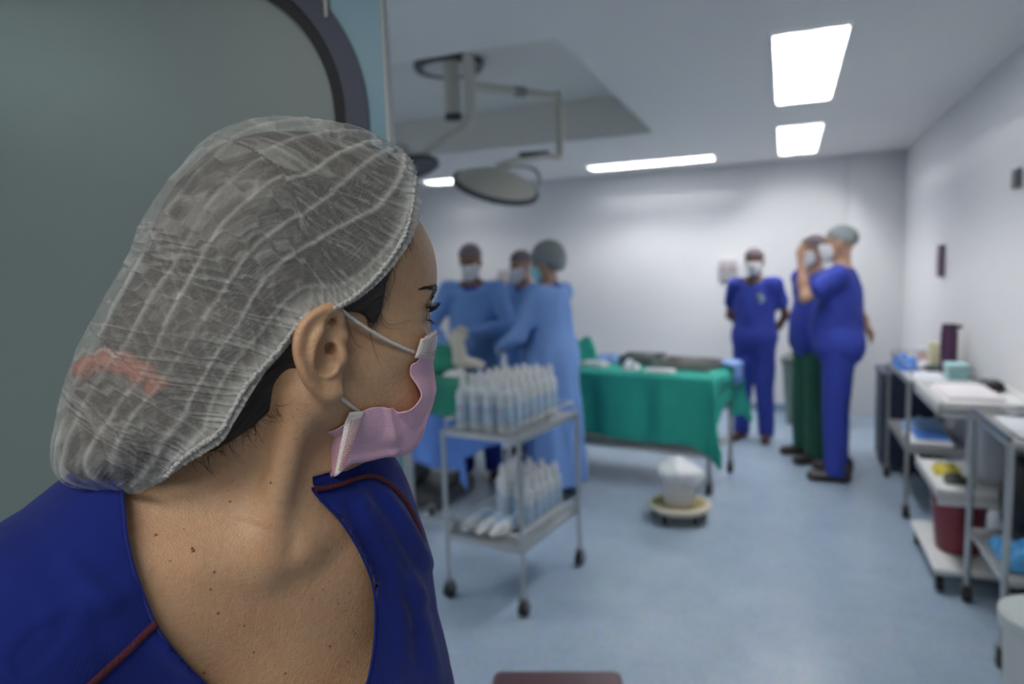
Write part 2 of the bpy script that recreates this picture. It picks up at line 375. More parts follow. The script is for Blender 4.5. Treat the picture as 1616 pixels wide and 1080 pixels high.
# ------------------------------------------------------------------ door leaf with oval porthole (left)
DD = 1.16; DT = .042; XE = (611-808)/FPX*DD
EDGE = D(623, 425, DD)
YD = float(EDGE[1])-.36            # plane of the wall with the doorway; the leaf is pushed open into the room
def door():
    t = thing('door_1', None, None, (float(EDGE[0]), float(EDGE[1]), 0), YAW); t['kind'] = 'structure'
    x1 = 0; x0 = -.97; zt = 2.28; YD = 0.
    xo = (583-611)/FPX*DD; z1 = D(300,-72,DD)[2]; z0 = .82; wx0 = xo-.80; R_ = .285
    def rr(inset, n=20):
        pts = []; r = R_-inset
        for cx, cz, a0 in ((xo-R_, z1-R_, 0), (wx0+R_, z1-R_, 90), (wx0+R_, z0+R_, 180), (xo-R_, z0+R_, 270)):
            for k in range(n+1):
                a = math.radians(a0+90*k/n); pts.append((cx+r*math.cos(a), cz+r*math.sin(a)))
        return np.array(pts)
    hole = rr(.02); n = len(hole)
    # slab with a hole: bridge outline to the outer rectangle
    def rect_pts():
        out = []; c0 = np.array([(xo+wx0)/2, (z0+z1)/2])
        for p in hole:
            d = p-c0; s_ = []
            if d[0] > 0: s_.append((x1-c0[0])/d[0])
            if d[0] < 0: s_.append((x0-c0[0])/d[0])
            if d[1] > 0: s_.append((zt-c0[1])/d[1])
            if d[1] < 0: s_.append((.01-c0[1])/d[1])
            out.append(c0+d*min(s_))
        return np.array(out)
    outer = rect_pts()
    for cnr in ((x1,zt),(x0,zt),(x0,.01),(x1,.01)):
        i = np.argmin(np.linalg.norm(outer-np.array(cnr), axis=1)); outer[i] = cnr
    vs = []; fs = []
    for y in (YD, YD+DT):
        for ring in (outer, hole): vs += [(p[0], y, p[1]) for p in ring]
    for i in range(n):
        j = (i+1) % n
        fs += [(i, j, n+j, n+i), (2*n+i, 3*n+i, 3*n+j, 2*n+j), (i, 2*n+i, 2*n+j, j), (n+i, n+j, 3*n+j, 3*n+i)]
    MB().add(vs, fs).build('leaf', P('teal blue laminate', (.16,.35,.46), .38, bump=.02, bscale=120), t, auto=30)
    # aluminium edge profile
    MB().box((x1-.002,YD-.002,.01),(x1+.004,YD+DT+.002,zt),.001).build('edge_trim', P('edge aluminium', (.46,.48,.48), .45, .1), t)
    # outer rubber frame (slate) and the dark inner lip
    def ring(a, b, y0, y1, m, nm):
        ra, rb = rr(a), rr(b); v = [(p[0], y0, p[1]) for p in ra]+[(p[0], y0-.002, p[1]) for p in rb]+[(p[0], y1, p[1]) for p in ra]+[(p[0], y1, p[1]) for p in rb]
        f = []
        for i in range(n):
            j = (i+1) % n; f += [(i,j,n+j,n+i),(2*n+i,3*n+i,3*n+j,2*n+j),(i,2*n+i,2*n+j,j),(n+i,n+j,3*n+j,3*n+i)]
        return MB().add(v, f).build(nm, m, t, auto=30)
    ring(0, .036, YD-.007, YD+.002, P('slate rubber gasket', (.036,.050,.095), .5), 'gasket')
    ring(.034, .056, YD-.002, YD+.018, P('navy rubber lip', (.0035,.006,.013), .6), 'inner_lip')
    # frosted pane
    m, tt, b, o = nt('frosted glass'); b.inputs['Base Color'].default_value = (.23,.30,.295,1); b.inputs['Roughness'].default_value = .42; b.inputs['Transmission Weight'].default_value = .35
    tc = tt.nodes.new('ShaderNodeTexCoord'); vo = tt.nodes.new('ShaderNodeTexVoronoi'); vo.inputs['Scale'].default_value = 38; tt.links.new(tc.outputs['Object'], vo.inputs['Vector'])
    no = tt.nodes.new('ShaderNodeTexNoise'); no.inputs['Scale'].default_value = 9; tt.links.new(tc.outputs['Object'], no.inputs['Vector'])
    cr = tt.nodes.new('ShaderNodeValToRGB'); cr.color_ramp.elements[0].color = (1,1,1,1); cr.color_ramp.elements[1].color = (0,0,0,1); cr.color_ramp.elements[0].position = .02; cr.color_ramp.elements[1].position = .05
    tt.links.new(vo.outputs['Distance'], cr.inputs[0])
    mu = tt.nodes.new('ShaderNodeMath'); mu.operation = 'MULTIPLY'; cr2 = tt.nodes.new('ShaderNodeValToRGB'); cr2.color_ramp.elements[0].position = .5; cr2.color_ramp.elements[1].position = .62
    tt.links.new(no.outputs['Fac'], cr2.inputs[0]); tt.links.new(cr.outputs[0], mu.inputs[0]); tt.links.new(cr2.outputs[0], mu.inputs[1])
    mx = tt.nodes.new('ShaderNodeMix'); mx.data_type = 'RGBA'; mx.inputs[6].default_value = (.29,.37,.36,1); mx.inputs[7].default_value = (.45,.5,.5,1)
    tt.links.new(mu.outputs[0], mx.inputs[0]); tt.links.new(mx.outputs[2], b.inputs['Base Color'])
    pn = rr(.05); v = [(p[0], YD+.016, p[1]) for p in pn]+[(p[0], YD+.022, p[1]) for p in pn]
    f = [tuple(range(n)), tuple(range(n, 2*n))[::-1]]+[(i,(i+1)%n,n+(i+1)%n,n+i) for i in range(n)]
    MB().add(v, f).build('frosted_pane', m, t, auto=30)
    # small pale upright mark on the gasket
    a = np.array([(529-611)/FPX*DD, 0, D(529,30,DD)[2]]); MB().box((a[0]-.003,YD-.0115,a[2]-.017),(a[0]+.003,YD-.0085,a[2]+.017),.0015).build('pale_mark', P('pale mark', (.55,.5,.45), .6), t)
    # handle side hinge plates on the wall side
    for z in (.3, 2.0): MB().cyl((x0-.006,YD+.014,z-.05),(x0-.006,YD+.014,z+.05),.008,12).build('hinge', P('steel', (.6,.6,.6), .3, .9), t)
door()
xj = float(EDGE[0])-1.0*math.cos(YAW)
struct('trim_1', MB().box((xj-.09,YD-.05,0),(xj-.01,YD+.11,2.36),.004).box((.8,YD-.05,0),(.86,YD+.11,2.36),.004).box((xj-.01,YD-.05,2.3),(.8,YD+.11,2.36),.004), P('door frame grey', (.5,.53,.55), .4))
FAST = 0
# ------------------------------------------------------------------ the woman in the foreground
CRT = np.array([math.cos(YAW), math.sin(YAW), 0]); CFW = np.array([-math.sin(YAW), math.cos(YAW), 0]); UP = np.array([0,0,1.])
HA = math.radians(27)                                   # head turned past profile
HF = math.cos(HA)*CRT+math.sin(HA)*CFW; HL = -math.sin(HA)*CRT+math.cos(HA)*CFW
EARC = D(520, 548, .478); HO = EARC+.077*HL             # between the ear canals
HM = np.stack([HF, HL, UP], 1)                          # head axes: forward, her left, up
def hw(f, l, z): return HO+HM@np.array([f,l,z])
def h2(p): return (np.asarray(p)-HO)@HM
def pl(x, y, l):
    """where the sight line of a picture point meets the head's sagittal plane shifted by l; head coordinates"""
    d = ray(x,y); t = (l-(CP-HO)@HL)/(d@HL); return h2(CP+d*t)
def wv(fl): return HO+np.asarray(fl)@HM.T
# torso frame
NO = D(455, 868, .505); TYAW = math.radians(42)
TX = math.cos(TYAW)*CRT+math.sin(TYAW)*CFW; TN = math.sin(TYAW)*CRT-math.cos(TYAW)*CFW
TM = np.stack([TX, TN, UP], 1)
def tw(x, n, z): return NO+TM@np.array([x,n,z])
def t2(p): return (np.asarray(p)-NO)@TM
SJR = tw(-.172,-.055,-.045); SJL = tw(.088,-.076,-.070)
def head_sdf(p):
    q = h2(p); a = q.copy(); a[:,1] = np.abs(a[:,1])
    d = el(a, (-.002,0,.052), (.098,.074,.078))
    d = su(d, el(a, (.040,0,.050), (.063,.063,.066)), .03)          # forehead
    d = su(d, el(a, (.030,0,-.010), (.055,.054,.066)), .03)         # mid face
    d = su(d, el(a, (.050,.026,-.006), (.036,.030,.030)), .025)     # cheek
    d = su(d, rc(a, (-.002,.055,-.034), (.062,.018,-.080), .018, .017), .035)  # jaw
    d = su(d, el(a, (.066,0,-.080), (.017,.022,.015)), .02)         # chin
    d = su(d, el(a, (.060,.018,-.050), (.025,.026,.026)), .02)      # mouth
    d = su(d, rc(a, (.087,.006,.036), (.077,.040,.033), .009, .008), .014)   # brow ridge
    d = su(d, chain(a, [(.084,0,.034),(.090,0,.014),(.095,0,-.016)], [.006,.007,.009]), .016)        # nose
    d = su(d, el(a, (.086,.010,-.022), (.012,.008,.008)), .006)
    d = ss(d, el(a, (.094,.033,.016), (.016,.016,.012)), .014)      # eye socket
    d = su(d, el(a, (.0755,.033,.018), (.0128,.0140,.0128)), .003)    # eyeball under lids
    return d
def neck_sdf(p):
    d = rc(p, hw(-.022,0,-.03), tw(-.012,-.078,-.01), .050, .052)
    d = su(d, rc(p, hw(.030,0,-.085), tw(.0,-.030,.02), .024, .024), .03)           # throat
    d = su(d, rc(p, hw(-.018,-.058,-.035), tw(-.014,-.008,.002), .011, .0075), .018) # right sternomastoid
    d = su(d, rc(p, hw(-.020,.055,-.035), tw(.012,-.008,.002), .012, .006), .02)
    d = su(d, rc(p, tw(-.035,-.085,.06), tw(-.12,-.075,.0), .040, .040), .04)
    d = su(d, rc(p, tw(.03,-.09,.05), tw(.080,-.08,-.010), .034, .036), .04)
    return d
def torso_sdf(p):
    q = t2(p)
    d = el(q, (-.005,-.092,-.135), (.150,.097,.190))
    d = su(d, rc(p, tw(-.07,-.075,-.03), SJR, .052, .054), .05)
    d = su(d, rc(p, tw(.07,-.075,-.03), SJL, .046, .048), .05)
    d = su(d, el(q, (-.075,-.035,-.205), (.066,.050,.066)), .05)
    d = su(d, el(q, (.075,-.035,-.205), (.066,.050,.066)), .05)
    d = su(d, rc(p, tw(0,-.09,-.25), tw(0,-.09,-.50), .115, .125), .07)
    d = su(d, rc(p, tw(-.05,-.09,-.54), tw(.05,-.09,-.54), .115), .06)
    d = su(d, rc(p, tw(-.095,-.066,-.010), tw(.06,-.062,-.012), .046, .044), .06)
    # collar bones and notch
    d = su(d, chain(p, [tw(-.016,-.012,-.006), tw(-.06,-.016,.004), tw(-.12,-.045,.018), SJR+UP*.045], [.007,.006,.006,.006]), .026)
    d = su(d, chain(p, [tw(.016,-.012,-.006), tw(.055,-.016,.008), tw(.10,-.045,.022), SJL+UP*.04], [.009,.008,.007,.007]), .018)
    d = ss(d, rc(p, tw(0,.010,.012), tw(0,.004,.004), .010), .012)
    return d
ARMS = {}
for nm, sj, sx in (('R', SJR, -1), ('L', SJL, 1)):
    el_ = sj+TX*sx*.035-UP*.27-TN*.01; wr = el_+TN*.10-UP*.20-TX*sx*.01
    ARMS[nm] = (sj, el_, wr)
def arm_sdf(p):
    d = None
    for nm, (a, b, c_) in ARMS.items():
        e = chain(p, [a, a*.5+b*.5, b, b*.6+c_*.4, c_], [.046,.043,.034,.034,.023], .02)
        hd = (c_-b); hd /= np.linalg.norm(hd); sx = -1 if nm == 'R' else 1; inn = -TX*sx
        palm = c_+hd*.045
        e = su(e, rc(p, c_+hd*.02-TN*.008, palm-TN*.015, .017,.017), .015); e = su(e, rc(p, c_+hd*.02+TN*.008, palm+TN*.018, .017,.016), .015)
        for i, (o_, L_) in enumerate(((.030,.066),(.010,.075),(-.010,.070),(-.028,.055))):
            f0 = palm+TN*o_+hd*.01; f1 = f0+hd*L_*.5; f2 = f0+hd*L_*.85+inn*.022
            e = su(e, chain(p, [f0,f1,f2], [.0085,.008,.007]), .004)
        th = c_+hd*.02+TN*.018; e = su(e, chain(p, [th, th+TN*.024+hd*.025+inn*.01, th+TN*.03+hd*.055+inn*.02], [.011,.0095,.008]), .006)
        d = e if d is None else np.minimum(d, e)
    return d
def upper_sdf(p):                                       # everything the scrub top lies on
    return su(torso_sdf(p), su(neck_sdf(p), arm_sdf(p), .001), .03)
def body_sdf(p):
    d = su(head_sdf(p), neck_sdf(p), .022); d = su(d, torso_sdf(p), .028); return su(d, arm_sdf(p), .02)
def marchN(pxs, f, off=0, t0=.3, t1=.95):
    R_ = np.array([ray(*q) for q in pxs]); L_ = np.linalg.norm(R_, axis=1); t = np.full(len(R_), t0); live = np.arange(len(R_)); ok = np.zeros(len(R_), bool)
    for _ in range(140):
        if not len(live): break
        d = f(CP+R_[live]*t[live][:,None])-off; hit = d < 2e-4; ok[live[hit]] = True
        t[live] += np.where(hit, 0, d/L_[live]*.85); live = live[~hit & (t[live] < t1)]
    return CP+R_*t[:,None], ok
def march(x, y, f, off=0): p, ok = marchN([(x,y)], f, off); return p[0] if ok[0] else None
# ---- skin
def skin_mat(name, base, red=.5, freckle=True):
    m, t, b, o = nt(name); tc = t.nodes.new('ShaderNodeTexCoord'); L_ = t.links.new
    def noise(s, d=4, r=.5):
        n = t.nodes.new('ShaderNodeTexNoise'); n.inputs['Scale'].default_value = s; n.inputs['Detail'].default_value = d; n.inputs['Roughness'].default_value = r; L_(tc.outputs['Object'], n.inputs['Vector']); return n
    def ramp(src, p0, p1, c0=(0,0,0,1), c1=(1,1,1,1)):
        r = t.nodes.new('ShaderNodeValToRGB'); r.color_ramp.elements[0].position = p0; r.color_ramp.elements[1].position = p1; r.color_ramp.elements[0].color = c0; r.color_ramp.elements[1].color = c1; L_(src, r.inputs[0]); return r.outputs[0]
    def mix(f, a, c_, k=1):
        x = t.nodes.new('ShaderNodeMix'); x.data_type = 'RGBA'
        if isinstance(a, tuple): x.inputs[6].default_value = (*a,1)
        else: L_(a, x.inputs[6])
        x.inputs[7].default_value = (*c_,1)
        mu = t.nodes.new('ShaderNodeMath'); mu.operation = 'MULTIPLY'; mu.inputs[1].default_value = k; L_(f, mu.inputs[0]); L_(mu.outputs[0], x.inputs[0]); return x.outputs[2]
    c_ = mix(ramp(noise(22,5,.6).outputs['Fac'],.35,.75), base, (base[0]*.98,base[1]*.72,base[2]*.66), red)
    c_ = mix(ramp(noise(160,3,.6).outputs['Fac'],.4,.8), c_, (base[0]*.75,base[1]*.6,base[2]*.52), .35)
    if freckle:
        for sc, th, k, msk in ((190,.17,.55,14),(110,.15,.5,11),(75,.11,.65,9)):
            v = t.nodes.new('ShaderNodeTexVoronoi'); v.inputs['Scale'].default_value = sc; L_(tc.outputs['Object'], v.inputs['Vector'])
            f = ramp(v.outputs['Distance'], th*.45, th, (1,1,1,1), (0,0,0,1)); mk = ramp(noise(msk,2).outputs['Fac'], .5, .62)
            mu = t.nodes.new('ShaderNodeMath'); mu.operation = 'MULTIPLY'; L_(f, mu.inputs[0]); L_(mk, mu.inputs[1])
            c_ = mix(mu.outputs[0], c_, (base[0]*.42,base[1]*.22,base[2]*.16), k)
    L_(c_, b.inputs['Base Color'])
    b.inputs['Roughness'].default_value = .47; b.inputs['Subsurface Weight'].default_value = .25; b.inputs['Subsurface Radius'].default_value = (.010,.004,.002); b.inputs['Subsurface Scale'].default_value = 1
    v = t.nodes.new('ShaderNodeTexVoronoi'); v.inputs['Scale'].default_value = 900; L_(tc.outputs['Object'], v.inputs['Vector'])
    bp = t.nodes.new('ShaderNodeBump'); bp.inputs['Strength'].default_value = .25; bp.inputs['Distance'].default_value = .0012; L_(v.outputs['Distance'], bp.inputs['Height'])
    n3 = noise(260,4); bp2 = t.nodes.new('ShaderNodeBump'); bp2.inputs['Strength'].default_value = .22; bp2.inputs['Distance'].default_value = .002; L_(n3.outputs['Fac'], bp2.inputs['Height']); L_(bp.outputs['Normal'], bp2.inputs['Normal']); L_(bp2.outputs['Normal'], b.inputs['Normal'])
    return m
skin = skin_mat('woman skin', (.56,.36,.215))
base_xy = (HO+NO)/2
W = thing('person', 'woman close in the foreground turning her head, translucent bouffant cap, pink mask, blue scrubs', 'person', (float(tw(0,-.09,0)[0]), float(tw(0,-.09,0)[1]), 0))
NECK = [(196,760),(193,775),(196,810),(200,850),(212,900),(228,945),(245,985),(268,1020),(298,1055),(325,1082),(360,1125),(405,1170),(450,1195),(500,1180),(545,1140),(575,1090),(586,1050),(592,1000),(592,950),(586,915),(570,875),(553,845),(534,818),(513,796),(497,778),(488,764)]
NECKC = np.array(smooth_curve(NECK, 4)); NPOLY = np.concatenate([NECKC, [(500,600),(700,300),(100,200),(120,600)]])
def body_disp(V_):
    q = t2(V_); out = np.zeros(len(V_))
    # fine neck creases of the turned head
    for (x0,y0,x1,y1,dp) in ((345,817,455,855,.0014),(352,828,448,866,.0009),(300,800,400,842,.0005)):
        a = np.array([x0,y0]); b_ = np.array([x1,y1]); pr = proj(V_); e = b_-a; t_ = np.clip(((pr-a)@e)/(e@e),0,1); d_ = np.linalg.norm(pr-a-t_[:,None]*e+np.stack([0*t_, 6*np.sin(t_*3.1)],1),axis=1)
        out -= dp*np.exp(-(d_/4.5)**2)*np.sin(np.clip(t_,.02,.98)*math.pi)*(q[:,1] > -.1)
    cov = (poly_sdf(proj(V_), NPOLY) > 7) & (q[:,2] < .05) & (q[:,1] > -.12)
    return out-.0045*cov
HMIN = hw(0,0,0)
lo = np.minimum.reduce([HO-[.17,.17,.14], SJR-[.07,.07,.62], SJL-[.07,.07,.62]]); hi = np.maximum.reduce([HO+[.16,.16,.15], SJR+[.09,.25,.08], SJL+[.09,.1,.08]])
lo = np.minimum(lo, tw(0,-.25,-.3)); hi = np.maximum(hi, tw(0,.15,0)); lo[2] = NO[2]-.60
sdfobj('body', body_sdf, lo, hi, FAST and .0035 or .0022, skin, W, it=2, disp=body_disp)
# ---- right ear, modelled fine and set into the head
def ear_pt(x, y, l): return pl(440+x/3.086, 430+y/3.086, l)
def EP(lst): return [ear_pt(*a) for a in lst]
def ear_f(p):
    rim = EP([(305,330,-.076),(300,250,-.082),(285,195,-.086),(250,180,-.090),(190,207,-.094),(130,262,-.097),(102,330,-.098),(100,400,-.097),(122,475,-.095),(150,530,-.091),(190,570,-.087),(235,590,-.084),(270,585,-.081)])
    outl = np.array([ear_pt(x,y,-.09)[[0,2]] for x,y in ((292,190),(250,178),(185,203),(120,262),(92,330),(90,400),(112,475),(142,535),(190,580),(240,604),(285,604),(302,570),(300,500),(312,430),(318,360),(312,260))])
    q2 = p[:,[0,2]]; c0 = outl.mean(0)
    d2 = poly_sdf(q2, smooth_curve(outl,4,True))
    x0 = outl[:,0].min(); x1 = outl[:,0].max(); u = np.clip((q2[:,0]-x0)/(x1-x0),0,1)
    lc = -.093+.020*u**1.3
    pl_ = np.maximum(d2+.002, np.abs(p[:,1]-lc)-.0030)
    rr_ = [.0034,.0036,.0042,.0046,.0048,.0046,.0044,.0042,.0042,.0045,.005,.0058,.0062]; rimS = smooth_curve([[*q, r_] for q, r_ in zip(rim, rr_)], 4)
    d = su(pl_, chain(p, rimS[:,:3], rimS[:,3]), .005)
    lobe = ear_pt(245,555,-.0835); d = su(d, el(p, lobe, (.0085,.0050,.0115)), .005)
    ah = EP([(235,215,-.088),(205,265,-.093),(180,320,-.096),(172,380,-.0965),(182,430,-.095),(205,465,-.092),(235,478,-.089)])
    ahS = smooth_curve([[*q, r_] for q, r_ in zip(ah, [.002,.003,.0036,.0038,.0038,.0036,.0034])], 4); d = su(d, chain(p, ahS[:,:3], ahS[:,3]), .006)
    d = su(d, chain(p, EP([(180,320,-.095),(205,290,-.0945),(250,262,-.088)]), [.003,.0028,.0015]), .005)
    d = su(d, chain(p, EP([(312,310,-.080),(285,345,-.084),(240,350,-.0835)]), [.0035,.0032,.0015]), .004)      # crus of helix
    d = su(d, el(p, ear_pt(300,405,-.0855), (.0050,.0048,.0072)), .004)                                         # tragus
    d = su(d, el(p, ear_pt(245,478,-.0885), (.0065,.0045,.0042)), .004)                                         # antitragus
    back = el(p, ear_pt(235,400,-.079), (.0125,.009,.0215)); d = su(d, back, .006)
    d = ss(d, el(p, ear_pt(238,410,-.0945), (.0090,.0105,.0135)), .004)                                         # concha
    d = ss(d, el(p, ear_pt(250,373,-.0860), (.0034,.009,.0044)), .002)                                         # canal
    d = ss(d, chain(p, EP([(275,235,-.0935),(262,262,-.0925),(232,310,-.0945)]), [.0032,.0040,.0030]), .004)    # fossa
    sg = smooth_curve([[*q, r_] for q, r_ in zip(EP([(240,205,-.0985),(180,250,-.1010),(140,320,-.1040),(136,400,-.1035),(160,475,-.1)]), [.0014,.0024,.0028,.0026,.001])], 5); d = ss(d, chain(p, sg[:,:3], sg[:,3]), .004)
    return d
e0 = ear_pt(200,380,-.085)
Ve, Fe = nets(ear_f, e0-[.034,.022,.047], e0+[.034,.022,.047], .0007); Ve = relax(Ve, Fe, 2)
ear_me = fmesh('ear', wv(Ve), Fe)
ear_o = link('ear', ear_me, skin, W, world=True)
body_o = [c for c in W.children if c.name.startswith('body')][0]
# weld ear into the body mesh
def join_into(dst, src):
    b = bmesh.new(); b.from_mesh(dst.data); b.from_mesh(src.data); b.to_mesh(dst.data); b.free(); dst.data.update(); me = src.data; bpy.data.objects.remove(src); bpy.data.meshes.remove(me)
join_into(body_o, ear_o)
# ---- eye, lashes, brow
for s_ in (-1,1):
    m_ = bmesh.new(); bmesh.ops.create_uvsphere(m_, u_segments=24, v_segments=16, radius=.0115)
    eo = MB().bm(m_, Matrix.Translation(hw(.0768,.0325*s_,.018))).build('eye', P('eye white', (.75,.70,.66), .15), W, world=True)
    MB().lathe([(0,.0119),(.0055,.0109),(.006,.0092)],20,T=alignT(hw(.0768,.0325*s_,.018), hw(.0785+.03,.036*s_,.016))).build('iris', P('iris brown', (.05,.025,.012), .1), eo, world=True)
hair_blk = P('lash black', (.008,.006,.005), .5)
for s_ in (-1,1):
    lash = MB()
    for k in range(46):
        u = k/45; a = (-.95+1.9*u); jit = random.uniform(-1,1)
        base = np.array([.0775+.0135*math.cos(a*.85), s_*(.032-.0135*math.sin(-a)), .0205-.004*abs(a)**2*.6])
        out_ = np.array([math.cos(a), s_*math.sin(a), .0]); L_ = .0095+.0025*jit*.5+(.001 if a > 0 else 0)
        pts = [base+out_*L_*t_*(1-.15*t_)+np.array([0,0,1])*(-.0015*t_+.0065*t_*t_)+np.array([0,s_*.0012*jit*t_,0]) for t_ in (0,.3,.6,.85,1)]
        lash.tube(wv(pts), [.00032,.0003,.00026,.00016,.00006], 5)
    for k in range(26):
        u = k/25; a = (-.9+1.8*u); base = np.array([.0765+.0135*math.cos(a*.85), s_*(.032-.0135*math.sin(-a)), .0110+.002*abs(a)])
        out_ = np.array([math.cos(a), s_*math.sin(a), 0]); L_ = .0048+random.uniform(-.001,.001)
        lash.tube(wv([base+out_*L_*t_-np.array([0,0,.0045])*t_**1.5 for t_ in (0,.5,1)]), [.00018,.00013,.00005], 4)
    lash.build('eyelashes', hair_blk, W, world=True)
def snap_head(p, off=0.0004, f=head_sdf):
    p = np.array(p, float)
    for _ in range(8):
        d = f(p[None])[0]-off; e = 1e-4; g = np.array([f((p+np.eye(3)[i]*e)[None])[0] for i in range(3)])-(d+off); g /= np.linalg.norm(g)+1e-9; p = p-g*d
    return p
for s_ in (-1,1):
    brow = MB()
    for k in range(210):
        u = random.random(); f_ = .092-.020*u**1.6; l_ = .010+.040*u; z_ = .0355+.010*math.sin(min(u*1.25,1)*math.pi*.6)-.006*u*u+random.uniform(-.0032,.0032)*(1.15-u)
        a = snap_head(hw(f_,s_*l_,z_), .0002); dr = HM@np.array([-.35,s_*.8,.35-.55*u]); L_ = random.uniform(.005,.008)
        b_ = snap_head(a+dr*L_*.5, .0008); c_ = snap_head(a+dr*L_, .0006)
        brow.tube([a,b_,c_], [.00028,.00022,.00008], 4)
    brow.build('eyebrow', hair_blk, W, world=True)
# ---- cap
HEM = [(655,280),(653,302),(650,327),(640,367),(620,403),(592,438),(562,466),(532,484),(506,491),(482,499),(462,522),(440,552),(412,583),(387,612),(364,652),(346,682),(318,702),(290,722),(268,745),(250,759)]
OUT = [(655,290),(650,276),(640,260),(620,243),(590,222),(556,208),(520,197),(480,192),(440,191),(400,194),(360,203),(325,218),(290,250),(262,285),(240,318),(222,355),(205,400),(188,440),(168,470),(150,500),(132,525),(112,562),(100,598),(90,640),(82,680),(79,715),(84,745),(100,760),(130,766),(165,768),(200,769),(232,768),(252,762)]
hem2 = smooth_curve([pl(x,y,-.070 if x>400 else -.055)[[0,2]] for x,y in HEM], 4)
out2 = [pl(x,y,-.004)[[0,2]] for x,y in OUT]
ext = [pl(x,y,-.01)[[0,2]] for x,y in ((330,800),(420,760),(520,700),(630,560),(685,430),(676,310))]
poly = np.array(list(smooth_curve(out2,3))+ext)
GX = np.arange(poly[:,0].min()-.03, poly[:,0].max()+.03, .0025); GZ = np.arange(poly[:,1].min()-.03, poly[:,1].max()+.03, .0025)
gg = np.stack(np.meshgrid(GX, GZ, indexing='ij'), -1).reshape(-1,2)
DG = poly_sdf(gg, poly).reshape(len(GX), len(GZ))
def blur2(A, k):
    for _ in range(k):
        B_ = np.pad(A,1,mode='edge'); A = (B_[:-2,1:-1]+B_[2:,1:-1]+B_[1:-1,:-2]+B_[1:-1,2:]+2*A)/6
    return A
DGs = blur2(DG, 10)
def samp(G, q):
    x = np.clip((q[:,0]-GX[0])/.0025, 0, len(GX)-1.001); z = np.clip((q[:,1]-GZ[0])/.0025, 0, len(GZ)-1.001)
    i = x.astype(int); j = z.astype(int); fx = x-i; fz = z-j
    return G[i,j]*(1-fx)*(1-fz)+G[i+1,j]*fx*(1-fz)+G[i,j+1]*(1-fx)*fz+G[i+1,j+1]*fx*fz
def cap_sdf(p, off=0.0):
    q = h2(p); d2 = samp(DGs, q[:,[0,2]])
    Wd = np.clip(.090-.030*np.clip((-.05-q[:,0])/.16,0,1), .03, .1)
    R0 = .062
    t = np.clip(-d2/R0, -.6, 1); v = np.abs(q[:,1])/Wd
    g = np.sqrt(v**2+(1-t)**2+1e-9)-1
    return np.where(g > 0, g*R0*.8, g*R0)*.9-off
def hemfield(q2):
    """signed distance to the hem line (positive above = cap side) and position along it"""
    d = np.full(len(q2), 1e9); s_ = np.zeros(len(q2)); sg = np.ones(len(q2)); L_ = 0; nr = np.zeros((len(q2),2))
    for i in range(len(hem2)-1):
        a, b_ = hem2[i], hem2[i+1]; e = b_-a; l = np.linalg.norm(e); t = ((q2-a)@e)/(l*l)
        tc_ = np.clip(t, 0 if i else -9, 1 if i < len(hem2)-2 else 9); pt = a+tc_[:,None]*e; dd = np.linalg.norm(q2-pt, axis=1); m_ = dd < d
        cr = e[0]*(q2[:,1]-a[1])-e[1]*(q2[:,0]-a[0])
        d = np.where(m_, dd, d); s_ = np.where(m_, L_+tc_*l, s_); sg = np.where(m_, np.where(cr < 0, 1, -1), sg); nr[m_] = pt[m_]; L_ += l
    return d*sg, s_, nr
lo = np.minimum(hw(-.30,-.12,-.20), hw(-.30,.12,-.2)); hi = np.maximum(hw(.13,.12,.2), hw(.13,-.12,.2))
cc_ = np.array([hw(f,l,z) for f in (-.30,.13) for l in (-.11,.11) for z in (-.16,.18)]); lo = cc_.min(0); hi = cc_.max(0)
Vc, Fc = nets(cap_sdf, lo, hi, FAST and .0022 or .0014); Vc = relax(Vc, Fc, 3)
qc = h2(Vc); hd, hs, hn = hemfield(qc[:,[0,2]]); fc = hd[Fc].mean(1)
keep = fc > 0; Fc = Fc[keep]
bv = hd < 0                                             # vertices just past the hem: pull onto it
use = np.zeros(len(Vc), bool); use[Fc.ravel()] = True; bv &= use
qc[bv, 0] = hn[bv,0]; qc[bv,2] = hn[bv,1]; Vc = wv(qc); hd[bv] = 0
do = -samp(DGs, qc[:,[0,2]]); eta = np.clip(hd/(hd+np.maximum(do,0)+1e-4), 0, 1)
side = np.abs(qc[:,1])
def tri(x): return np.abs((x % 1)-.5)*2
Q3 = np.stack([qc[:,0], side, qc[:,2]],1)
wob = fbm(Q3*22, 3)
# long welded tucks
ridge = np.zeros(len(Vc))
for e_, am in ((.16,.6),(.31,1),(.47,.8),(.62,1),(.77,.8),(.9,.7)):
    ee = e_+.018*wob+.02*np.sin(hs*26+e_*17); wd = .006/np.maximum(hd+np.maximum(do,0),.03); ridge = np.maximum(ridge, am*np.exp(-((eta-ee)/(wd*.21))**2)*(.35+.65*np.clip(wob+.7,0,1)))
# fine pleats between the tucks, finer and denser toward the front gathers
front = np.clip((qc[:,0]-.0)/.09, 0, 1)
lane = np.floor((eta+.018*wob)/.155)
ph = hs/.0092+(lane*2.37)+.55*fbm(Q3*38,2)+eta*(3+4*(1-front))*.9
pw = 1-tri(ph)
pl_ = np.clip((pw-.55)/.45,0,1)**1.5
amp = (.35+.65*np.clip(fbm(Q3*16+9,2)+.45,0,1))
pleat = pl_*amp
ph2 = hs/.0048+.8*fbm(Q3*30+3,2); g2 = np.clip((1-tri(ph2)-.5)*2,0,1)*np.exp(-(hd/(.014+.030*front))**2)*(.5+.5*front)
puff = .0016*fbm(Q3*24+4,3)
n_ = vnormals(Vc, Fc)
out_d = .0012*ridge+.0009*pleat+.0016*g2+puff
band = np.exp(-(hd/(.0130+.0025*np.sin(hs*60)))**4)
Vc = Vc+n_*(out_d+.0012*band)[:,None]
crease = np.clip(.72*ridge+.24*pleat+.40*g2*(.5+.5*front)+.72*band, 0, 1)
kk = .37-.67*np.clip(1-hs/.10,0,1)
